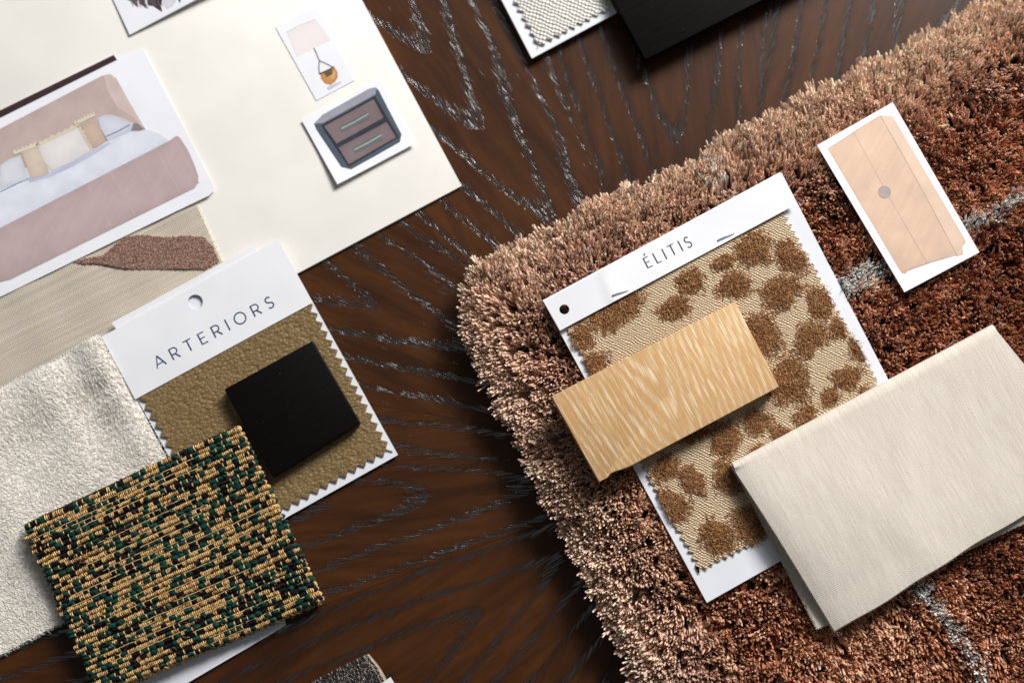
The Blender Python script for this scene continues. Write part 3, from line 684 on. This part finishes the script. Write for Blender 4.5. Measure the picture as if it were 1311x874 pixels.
while v0 < TV-.001:
    pitch = random.uniform(.0024, .0035); u = random.uniform(-.003, .001); ph_ = random.uniform(0, 6.28)
    pg = random.uniform(.38, .52)
    while u < ulen*.985:
        k_ = random.random(); ymid = v0+pitch*.45+.00045*math.sin(u*60+ph_)
        if k_ < pg:
            for q_ in range(random.choice((2, 2, 3, 3, 4, 5))):
                uc = u+.0005; hv = pitch*random.uniform(.34, .50); lift = random.uniform(.0002, .0007); dv_ = random.gauss(0, .00015)
                gold.append([tw(uc+random.gauss(0, .00010), ymid+dv_-hv+2*hv*i/4, (-.0011, lift*.5, lift, lift*.5, -.0011)[i]) for i in range(5)])
                tg.append((cg if random.random() < .8 else cg2)*random.uniform(.75, 1.25)); u += .00108
        else:
            gr = k_ < pg+.33; w = random.uniform(.0024, .0046) if gr else random.uniform(.0018, .0052)
            hh = random.uniform(.0008, .0016) if gr else random.uniform(.0002, .0009)
            nst = 8 if gr else 5; fat = random.uniform(.75, 1.05)
            for q_ in range(nst):
                vo = ymid+(q_/(nst-1)-.5)*pitch*(.86*fat if gr else .66); side = 1-abs(q_/(nst-1)-.5)*1.2
                o_ = random.gauss(0, .0002)
                puffs.append([tw(u+w*(i/(SEG-1))+o_, vo*1.0+(ymid-vo)*(.45 if i in (0, SEG-1) else 0)+random.gauss(0, .00016), -.0008+(hh+.0008)*side*math.sin(math.pi*(i+.3)/(SEG-.4))**.5+random.gauss(0, .00014)) for i in range(SEG)])
                tp.append((cgr if random.random() < .5 else cgr2)*random.uniform(.6, 1.4) if gr else cnv*random.uniform(.6, 1.5))
            if random.random() < .7:    # gold warp ends binding the float
                gold.append([tw(u+w+.0002, ymid-pitch*.42+pitch*.84*i/4, (-.0009, .0001, .0004, .0001, -.0009)[i]) for i in range(5)]); tg.append(cg*random.uniform(.7, 1.1))
            u += w+.0007
    if random.random() < .55:
        us = np.linspace(.001, ulen*.96, 60); jit = RNG.normal(0, .0001, 60)
        k0 = random.randint(0, 30); k1 = random.randint(k0+12, 60)
        for a_, b_ in zip(range(k0, k1-1), range(k0+1, k1)):
            thin.append([tw(us[a_], v0+jit[a_], .0002), tw(us[b_], v0+jit[b_], .0002)])
    v0 += pitch
fine = m_fibre('tweed_gold', .5, .2, .4)
t.add('gold_yarn', strand_mesh('gold', np.array(gold), np.tile(np.array([.0003, .00038, .00042, .00038, .0003]), (len(gold), 1)), np.clip(np.array(tg), 0, 1)), fine, kind='stuff')
t.add('green_and_navy_yarn', strand_mesh('puffs', np.array(puffs), np.tile(np.array([.00024, .00034, .00038, .00038, .00034, .00024]), (len(puffs), 1)), np.clip(np.array(tp), 0, 1)), m_fibre('tweed_wool', .95, .08, .1), kind='stuff')
t.add('gold_weft', strand_mesh('weft', np.array(thin), np.full((len(thin), 2), .00021), np.tile(cg*.8, (len(thin), 1))), fine, kind='stuff')
fr, tf, rf = [], [], []
def fray(u, v, du, dv, l0, l1, cols, z0=0.0, zr=.004):
    l_ = random.uniform(l0, l1); s_ = random.gauss(0, .5); b = tw(u, v, 0); o = []
    dx_, dy_ = tu.x*du+tv.x*dv, tu.y*du+tv.y*dv; px_, py_ = -dy_, dx_; zz = random.uniform(0, zr)+z0
    for i in range(4): f_ = i/3; o.append((b[0]+dx_*l_*f_+px_*l_*s_*f_*f_, b[1]+dy_*l_*f_+py_*l_*s_*f_*f_, max(b[2]-zz-l_*.5*f_*f_, .0006)))
    fr.append(o); tf.append(random.choice(cols)*random.uniform(.7, 1.2)); rf.append(random.uniform(.00025, .0005))
for i in range(620):
    fray(random.uniform(0, TU), TV-.001, 0, 1, .0010, .0038, [cg, cg2, cg, cg, cgr])
    if i % 2 == 0: fray(.0005, random.uniform(0, TV), -1, 0, .0005, .0022, [cgr, cgr, cg, cnv], 0, .006)
    if i % 4 == 0: fray(random.uniform(0, TU), .0005, 0, -1, .0003, .0010, [cnv, cgr2, cg2], 0, .006)
for i in range(1300):    # loose hairs standing off the face
    fray(random.uniform(0, TU), random.uniform(0, TV), random.uniform(-1, 1), random.uniform(-1, 1), .0008, .0024, [cgr, cg, cnv, cg2], -.0012, .0004); rf[-1] = .0001
for c_ in range(9):
    v_ = random.uniform(.05, .97)*TV
    for i in range(10): fray(.0006, v_+random.gauss(0, .001), -1, 0, .001, .0028, [cgr], 0, .002)
t.add('frayed_edge', strand_mesh('fray', np.array(fr), np.array(rf)[:, None]*np.array([1, 1, .9, .7])[None], np.clip(np.array(tf), 0, 1)), bpy.data.materials['tweed_wool'], kind='stuff')
zc = lambda x, y: max(.0010, TZ(x, y)-.0002)
bp = [(150, 740), (340, 680), (366, 800), (236, 876), (180, 908)]
t.add('backing_card', sheet(pinked(XY(bp, zc), 16*PX, .5*PX, ()), zc, .0008), PAPER2, label='white backing card peeking out below the fringe')

# ------------------------------------------------------------------ small dark swatch, bottom edge
t = Thing('speckled_swatch', 'small black and grey speckled fabric swatch cut by the bottom edge', 'fabric swatch', P(450, 880, .002), 25)
sw = XY([(396, 876), (470, 838), (481, 852), (496, 880), (520, 930), (400, 930)], .003); t.add('cloth', sheet(sw, .0028, .0024, bevel=.0006), m_fabric('speckle_ground', (16, 16, 18), (52, 50, 50)))
pa = np.array(sw); lo, hi = pa.min(0), pa.max(0); n = 9000
qx, qy = RNG.uniform(lo[0], hi[0], n), RNG.uniform(lo[1], hi[1], n); k = inside(sw, qx, qy); qx, qy = qx[k], qy[k]; n = len(qx)
th_ = R(-62)+RNG.normal(0, .18, n); ln = RNG.uniform(.0012, .003, n); C = np.zeros((n, 4, 3))
for i, (s_, zz) in enumerate(((-.5, -.0002), (-.2, .0003), (.2, .0003), (.5, -.0002))):
    C[:, i, 0] = qx+np.cos(th_)*ln*s_; C[:, i, 1] = qy+np.sin(th_)*ln*s_; C[:, i, 2] = .0028+zz
cs = np.array([lin(30, 30, 34)[:3], lin(70, 66, 64)[:3], lin(190, 176, 158)[:3], lin(14, 14, 16)[:3]]); tn = cs[RNG.choice(4, n, p=[.4, .2, .14, .26])]
t.add('yarn', strand_mesh('yarn', C, np.full((n, 4), .0002), tn, 3), m_fibre('speckle_fibre'), kind='stuff')
a_, b_ = sw[1], sw[3]; n = 70; C = np.zeros((n, 4, 3))     # stitched selvedge on the right
for j in range(n):
    f_ = j/n; x_ = sw[1][0]+(sw[3][0]-sw[1][0])*f_+.0012*math.sin(f_*math.pi)*1.2; y_ = sw[1][1]+(sw[3][1]-sw[1][1])*f_
    for i in range(4): C[j, i] = (x_-.0022+.0010*i, y_-.0008+.0004*i, .0031-.00022*i*i)
t.add('selvedge', strand_mesh('selvedge', C, np.full((n, 4), .00020), np.tile(np.array(lin(176, 160, 136)[:3]), (n, 1))), bpy.data.materials['speckle_fibre'], kind='stuff')
t.add('label_card', sheet(XY([(480, 880), (500, 866), (540, 930), (500, 950)], .004), .0042, .0004), PAPER, label='white paper label corner')

# ------------------------------------------------------------------ cream knit sample and black slab, top edge
ZK = .0055
t = Thing('knit_sample', 'cream knitted fabric sample with pinked edge on white card, at the top edge', 'fabric swatch', P(705, 10, 0), 28.5)
t.add('backing_card', sheet(XY([(681, 75), (641, -2), (600, -80), (760, -166), (822, 0), (800, 11)], ZK), ZK, .0007), PAPER2)
t.add('card_stack', sheet(XY([(679, 70), (602, -78), (757, -160), (812, 2)], ZK-.001), ZK-.0008, ZK-.0010), PAPER2, label='thick white card block under the knit')
kn = XY([(688, 63), (652, -6), (620, -70), (764, -150), (795, 6)], ZK+.001); t.add('knit', sheet(pinked(kn, 11*PX, 6*PX, (0, 4), .3), ZK+.0014, .0013, bevel=.0002), m_knit())
ZT = .014
Thing('black_slab', 'large glossy black slab sample overlapping the cream knit at the top edge', 'material sample', P(860, 0, .01), 28.5,
      mesh=sheet(XY([(826, 77), (742, -80), (960, -190), (1060, -42)], ZT), ZT, .0072, bevel=.0006), mat=m_black('black_lacquer'))

# ------------------------------------------------------------------ fabric sample card with the spotted weave, on the rug
t = Thing('spotted_fabric_sample', 'cream fabric sample with fuzzy brown spots, white header reading ÉLITIS, on the rug', 'fabric sample', P(920, 500, ZE), 28.4)
ex = XY(ELITIS[:1]+[(1001, 221), (1141, 490), (1199, 606), (905, 771)], ZE); ex = XY([(696, 387), (1001, 222), (1199, 605), (905, 771)], ZE)
hc = P(722.5, 396, ZE+.003); t.add('backing_card', sheet(ex, ZE, .0006, holes=[circle((hc.x, hc.y), 6.2*PX)]), PAPER2)
zfab = ZE+.0012
fb_ = XY([(718, 410), (1000, 262), (1182, 590), (895, 733)], zfab)
fpoly = pinked(fb_, 9.5*PX, 5.5*PX, (1, 2, 3), .45)
cl = t.add('cloth', sheet(fpoly, zfab, .0010), m_weave())
spots = [(787, 400, 50, 27), (863, 394, 30, 24), (884, 360, 36, 26), (925, 336, 26, 18), (964, 318, 26, 28), (1012, 328, 20, 27), (940, 364, 32, 27), (999, 374, 29, 26),
         (1049, 388, 24, 28), (976, 427, 21, 32), (1037, 433, 34, 28), (1010, 488, 32, 29), (1084, 482, 31, 27), (1099, 446, 14, 20), (1062, 508, 24, 18), (1072, 420, 15, 20),
         (886, 614, 22, 30), (858, 648, 22, 26), (918, 686, 24, 26), (934, 610, 19, 25), (964, 668, 27, 29), (969, 540, 25, 26), (928, 562, 28, 23), (998, 556, 19, 20), (973, 583, 16, 15),
         (852, 598, 26, 20), (884, 548, 28, 20), (1032, 532, 26, 20), (745, 432, 22, 26), (1010, 590, 26, 24), (1040, 560, 22, 18), (1110, 510, 14, 16), (757, 470, 24, 22), (820, 560, 26, 24), (1030, 300, 10, 12), (940, 720, 10, 8)]
MSP = m_fibre('spot_fibre', .85, .1, .15); MSG = m_fabric('spot_ground', (100, 70, 42), (132, 96, 60))
fpa = fb_
pal = np.array([lin(160, 112, 70)[:3], lin(188, 138, 92)[:3], lin(128, 86, 52)[:3], lin(218, 174, 128)[:3]])
spots = [list(q_) for q_ in spots]
for _ in range(40):     # neighbours keep a narrow gap of bare weave between them
    for i in range(len(spots)):
        for j in range(i):
            p_, q_ = spots[i], spots[j]; dx_, dy_ = q_[0]-p_[0], q_[1]-p_[1]; dd_ = math.hypot(dx_, dy_)+1e-6
            ca, sa = (dx_*.88-dy_*.475)/dd_, (dx_*.475+dy_*.88)/dd_
            ext = lambda w_: 1/math.sqrt((ca/w_[2])**2+(sa/w_[3])**2)
            o_ = ext(p_)+ext(q_)+2.5-dd_
            if o_ > 0:
                k_ = max(.9, 1-o_/(ext(p_)+ext(q_))*.5)
                for w_ in (p_, q_): w_[2] *= k_; w_[3] *= k_
spots = [q_ for q_ in spots if min(q_[2:]) > 4.5]
for si, (sx_, sy_, ra, rb) in enumerate(spots):
    ra *= .97; rb *= .97
    c = P(sx_, sy_, zfab); ph_ = [random.uniform(0, 6.28) for _ in range(3)]
    def outl(a_, s_=1.0): return s_*(1+.13*math.sin(2*a_+ph_[0])+.10*math.sin(3*a_+ph_[1])+.08*math.sin(5*a_+ph_[2]))
    th0 = R(28.4)
    def pt_(a_, s_):
        ux, uy = ra*PX*outl(a_, s_)*math.cos(a_), rb*PX*outl(a_, s_)*math.sin(a_)
        return (c.x+ux*math.cos(th0)-uy*math.sin(th0), c.y+ux*math.sin(th0)+uy*math.cos(th0))
    # dome of dense pile
    nr_, na_ = 4, 26; V = []; F = []
    for i in range(nr_+1):
        s_ = i/nr_
        for j in range(na_):
            x_, y_ = pt_(2*math.pi*j/na_, .80*s_); V.append((x_, y_, zfab+.0001+.0005*(1-s_**2)))
    F = [(i*na_+j, (i+1)*na_+j, (i+1)*na_+(j+1) % na_, i*na_+(j+1) % na_) for i in range(nr_) for j in range(na_)]
    VV = np.array(V); ok = inside(fpa, VV[:, 0], VV[:, 1])
    F = [f for f in F if all(ok[q_] for q_ in f)]
    if not F: continue
    so = t.add('spot', np_mesh('spot', VV, F), MSG, cl)
    n = int(ra*rb*2.3); A_ = RNG.uniform(0, 6.283, n); Q_ = np.sqrt(RNG.random(n))*1.2; k = RNG.random(n) < np.clip((1.22-Q_)/.45, 0, 1); A_, Q_ = A_[k], Q_[k]; n = len(A_)
    xy = np.array([pt_(a_, q_) for a_, q_ in zip(A_, Q_)]); k = inside(fpa, xy[:, 0], xy[:, 1]); xy, Q_, A_ = xy[k], Q_[k], A_[k]; n = len(xy)
    if n < 5: continue
    th_ = R(-60)+2.0*vnoise(xy[:, 0], xy[:, 1], .006, 41)+RNG.normal(0, .7, n); ln = RNG.uniform(.0012, .0032, n); lg = RNG.random(n) < .05; ln[lg] *= 2.4
    hz = RNG.uniform(.0004, .0011, n)*np.clip(1-.5*Q_**2, .15, 1); C = np.zeros((n, 4, 3))
    for i, (s_, zz) in enumerate(((0, 0), (.35, .75), (.7, 1.0), (1, .85))):
        C[:, i, 0] = xy[:, 0]+np.cos(th_)*ln*s_*.8; C[:, i, 1] = xy[:, 1]+np.sin(th_)*ln*s_*.8; C[:, i, 2] = zfab+.0004*np.clip(1-Q_**2, 0, 1)+hz*zz
    tn = pal[RNG.choice(4, n, p=[.36, .27, .27, .10])]*(1+RNG.normal(0, .12, (n, 1)))
    rr = np.where(lg, .00010, .00017)[:, None]*np.array([1, 1, .85, .4])[None]
    t.add('spot_pile', strand_mesh('spot_pile', C, rr, np.clip(tn, 0, 1), 3), MSP, so, kind='stuff')
# loose yarn along the pinked edge
n = 900; C = np.zeros((n, 4, 3)); m_ = len(fpoly)
for j in range(n):
    i0 = random.randint(2, m_-2); a_, b_ = fpoly[i0], fpoly[(i0+1) % m_]; f_ = random.random(); x_, y_ = a_[0]+(b_[0]-a_[0])*f_, a_[1]+(b_[1]-a_[1])*f_
    g_ = random.uniform(0, 6.28); l_ = random.uniform(.0004, .0014)
    for i in range(4): C[j, i] = (x_+math.cos(g_)*l_*(i-1)/3, y_+math.sin(g_)*l_*(i-1)/3, zfab-.0003+.0002*math.sin(i))
t.add('frayed_edge', strand_mesh('fray', C, np.full((n, 4), .00018), np.where(RNG.random((n, 1)) < .6, np.array(lin(214, 190, 156)[:3]), np.array(lin(130, 94, 58)[:3]))), MSP, cl, kind='stuff')
_h0 = P(696, 386, ZE)
def zhe(x, y):
    u = ((x-_h0.x)*math.cos(R(28.4))+(y-_h0.y)*math.sin(R(28.4)))/PX; w = (-(x-_h0.x)*math.sin(R(28.4))+(y-_h0.y)*math.cos(R(28.4)))/PX
    k1 = 1/(1+math.exp(-(u-72-.012*(w+40)**2*.4)/2.2)); k2 = math.exp(-max(0, u-76)/22)
    return ZE+.0030+.0007*k1*k2+.0004*math.sin(u*.022)
hl_ = XY([(696, 384.5), (1000, 220), (1014, 264), (717, 423)], ZE+.003); hl_ = XY([(696, 386), (1000, 222), (1017, 263), (717, 423)], ZE+.003)
hc = P(722.5, 396, ZE+.003)
hd2 = t.add('header_strip', sheet(hl_, zhe, .0005, grid=.0022, holes=[circle((hc.x, hc.y), 6.2*PX)]), PAPER)
hb = [(q[0]*.996+p[0]*.004, q[1]*.996+p[1]*.004) for q, p in zip(hl_, hl_[2:]+hl_[:2])]
# the fold along the header's upper edge
a_, b_ = Vector(hl_[0]), Vector(hl_[1]); dd = (b_-a_).normalized(); nn = Vector((-dd.y, dd.x)); V = []
for i in range(9):
    g_ = math.pi*i/8
    for e_ in (a_, b_): q_ = e_+nn*(math.sin(g_)*.0011); V.append((q_.x, q_.y, ZE+.00145+.00125*math.cos(g_)))
bm = bmesh.new(); bm.from_mesh(np_mesh('fold', V, [(2*i, 2*i+1, 2*i+3, 2*i+2) for i in range(8)])); bmesh.ops.solidify(bm, geom=bm.faces[:], thickness=.0003)
t.add('header_fold', finish(bm, 'fold'), PAPER)
letters(t, 'ÉLITIS', (829.5, 343.5), (887, 315), 14.2, 1.5, zhe, (52, 58, 84), hd2, 1.4, .86)
STEEL = G('staple_steel').out((.55, .55, .57, 1), .35, None, .5, Metallic=1.0)
for (x0_, y0_), (x1_, y1_) in (((784, 378.5), (804, 371)), ((919, 307.5), (940, 298))):
    a_, b_ = P(x0_, y0_, ZE+.003), P(x1_, y1_, ZE+.003); pts = []
    prof = [(0, -.0006), (0, .0002), (.05, .0005), (.5, .00055), (.95, .0005), (1, .0002), (1, -.0006)]
    C = np.array([[[a_.x+(b_.x-a_.x)*f_, a_.y+(b_.y-a_.y)*f_, zhe(a_.x+(b_.x-a_.x)*f_, a_.y+(b_.y-a_.y)*f_)+.0002+h_] for f_, h_ in prof]])
    t.add('staple', strand_mesh('staple', C, np.full((1, 7), .00032)), STEEL, hd2)

# ------------------------------------------------------------------ oak sample
ZO0 = ZE+.0032; OT = .0090; ZO = ZO0+OT
ok_ = XY([(706, 507), (941, 386), (997.5, 495), (806, 597), (795, 601), (788, 603), (782.5, 605.5), (778, 611), (767, 617)], ZO)
Thing('oak_sample', 'rectangular light oak veneer block with limed grain, across the spotted fabric', 'wood sample', P(852, 500, ZO0), 28,
      mesh=sheet(ok_, ZO, OT, bevel=.0005), mat=m_oak())

# ------------------------------------------------------------------ folded cream velvet
t = Thing('folded_velvet', 'folded cream velvet cloth resting on the rug and the spotted fabric sample', 'fabric swatch', P(1130, 610, .029), 28.2)
ZV = .0305; GAPV = .0062
zb_ = ZV+.002
Tt = [P(941, 601, ZV+GAPV), P(1275, 424, ZV+GAPV), P(1432, 582, ZV+GAPV), P(1070, 806, ZV+GAPV)]
Tt[2] = P(1415, 596, ZV+GAPV)
Bb = [P(944, 604, ZV), P(1276, 427, ZV), P(1425, 612, ZV), P(1047, 804, ZV)]
ns, nt = 48, 40; V = []; prof = [1-i/nt for i in range(nt)]
rowsV = []
def bil(Q, s_, t_): return (Q[0]*(1-s_)+Q[1]*s_)*(1-t_)+(Q[3]*(1-s_)+Q[2]*s_)*t_
def wavy(s_, t_): return .0007*math.exp(-((s_+.35*t_-.62)/.05)**2)*math.sin(math.pi*min(1, t_*1.1))+.0006*math.exp(-((s_-.2*t_-.2)/.06)**2)*t_+.0014*math.sin(s_*5+.5)*t_+.0007*math.sin(t_*5+s_*3)
for i in range(nt+1):
    t_ = 1-i/nt; row = []
    for j in range(ns+1):
        s_ = j/ns; e_ = t_+.012*math.sin(s_*9)*t_*t_; q_ = bil(Bb, s_, e_); row.append((q_.x, q_.y, ZV+.0006*math.sin(s_*4+t_*3)-.001*max(0, s_-.6)))
    rowsV.append(row)
fn_ = Vector((-math.sin(R(28)), math.cos(R(28)), 0))
for i in range(1, 8):
    g_ = math.pi*i/8; row = []
    for j in range(ns+1):
        s_ = j/ns; q_ = bil(Bb, s_, 0)*(1-i/8)+bil(Tt, s_, 0)*(i/8)+fn_*(math.sin(g_)*.0034)
        z_ = ZV+GAPV/2-math.cos(g_)*GAPV/2; row.append((q_.x, q_.y, z_))
    rowsV.append(row)
for i in range(nt+1):
    t_ = i/nt; row = []
    for j in range(ns+1):
        s_ = j/ns; e_ = t_+(.006*math.sin(s_*8+.6)-.003*math.sin(s_*27))*t_**3; q_ = bil(Tt, s_, e_)
        bul = .0020*math.sin(math.pi*min(1, t_*1.2))*(.5+.5*math.sin(s_*6+1)) - .0016*max(0, t_-.55)*(1-s_)
        bul -= .0016*math.exp(-s_/.03)+.0022*t_**7
        row.append((q_.x, q_.y, ZV+GAPV+bul+wavy(s_, t_)))
    rowsV.append(row)
nr_ = len(rowsV); V = [p for row in rowsV for p in row]
F = [(i*(ns+1)+j, i*(ns+1)+j+1, (i+1)*(ns+1)+j+1, (i+1)*(ns+1)+j) for i in range(nr_-1) for j in range(ns)]
bm = bmesh.new(); bm.from_mesh(np_mesh('velvet', V, F)); bmesh.ops.recalc_face_normals(bm, faces=bm.faces)
bmesh.ops.solidify(bm, geom=bm.faces[:], thickness=.0016)
t.add('cloth', finish(bm, 'velvet', 60), m_velvet())
fz, tz_ = [], []
def fuzz(row0, j0, dx_, dy_, l0, l1, down=0):
    p = row0[j0]; l_ = random.uniform(l0, l1); s_ = random.gauss(0, .6); z0 = random.uniform(-.0014, .0002)
    fz.append([(p[0]+dx_*l_*(i-1)/3-dy_*l_*s_*i*i/9+0, p[1]+dy_*l_*(i-1)/3+dx_*l_*s_*i*i/9, p[2]+z0-down*l_*i*i/9) for i in range(4)])
    tz_.append(np.array(lin(232, 224, 210)[:3])*random.uniform(.85, 1.05))
def lerp_row(rows_, i, j, f_, axis):
    a_ = rows_[i][j]; b_ = rows_[i+1][j] if axis == 0 else rows_[i][j+1]; return tuple(a_[k_]+(b_[k_]-a_[k_])*f_ for k_ in range(3))
lx_, ly_ = -math.cos(R(28)), -math.sin(R(28)); bx_, by_ = math.sin(R(28)), -math.cos(R(28))
top0 = nt+8
for i in range(3600):
    r_ = random.randint(0, nr_-2); fuzz([lerp_row(rowsV, r_, 0, random.random(), 0)], 0, lx_, ly_, .0006, .0018)
    c_ = random.randint(0, ns-1); fuzz([lerp_row(rowsV, nr_-1, c_, random.random(), 1)], 0, bx_, by_, .0006, .0019)
    if i % 2 == 0: fuzz([lerp_row(rowsV, 0, c_, random.random(), 1)], 0, bx_, by_, .0004, .0012)
for i in range(9):
    p = rowsV[-1][0]; fuzz([p], 0, bx_*.9+random.gauss(0, .3), by_*.9+random.gauss(0, .3), .003, .0065, .3)
t.add('frayed_edge', strand_mesh('fuzz', np.array(fz), np.tile(np.array([.0002, .00018, .00015, .0001]), (len(fz), 1)), np.clip(np.array(tz_), 0, 1), 3), m_fibre('velvet_fibre'), kind='stuff')

# ------------------------------------------------------------------ picture of a wooden cabinet, on the rug
t = Thing('cabinet_picture', 'paper picture of a peach coloured wooden cabinet with round knob, lying on the rug', 'picture', P(1150, 252, ZS), 30)
def zsm(x, y): return ZS
pp = t.add('paper', sheet(XY(SMALL, ZS), ZS, .0004), bpy.data.materials['photo_paper'])
print_on(t, 'printed_cabinet', [(1060, 191), (1127, 148), (1143, 149), (1236, 308), (1236, 311), (1232, 315), (1233, 326), (1225, 328), (1223, 325), (1162, 347), (1160, 350), (1155, 350), (1152, 346)], ZS, 1, (222, 191, 167), pp, edge=.05, mott=.05, streak=.05, tilt=(-.08, .05))
print_on(t, 'printed_side', [(1128, 148.5), (1143, 149.5), (1235, 308), (1231, 315), (1232, 325), (1226, 327)], ZS, 2, (230, 201, 178), pp, edge=.04)
line_on(t, 'printed_edge', [(1127, 148), (1175, 232), (1225, 326)], .9, ZS, 3, (206, 177, 155), pp)
line_on(t, 'printed_door_gap', [(1093, 170), (1140, 255), (1187, 337)], .9, ZS, 2, (204, 174, 153), pp)
line_on(t, 'printed_edge', [(1060, 191), (1095, 168), (1127, 148)], .7, ZS, 2, (188, 160, 142), pp)
line_on(t, 'printed_edge', [(1155, 348), (1190, 336), (1225, 326)], 1.0, ZS, 2, (186, 158, 142), pp)
c = P(1132.5, 246, ZS)
t.add('printed_knob', sheet(circle((c.x, c.y), 8*PX, 20), ZS+.00016, 0), ink(172, 158, 152), pp)
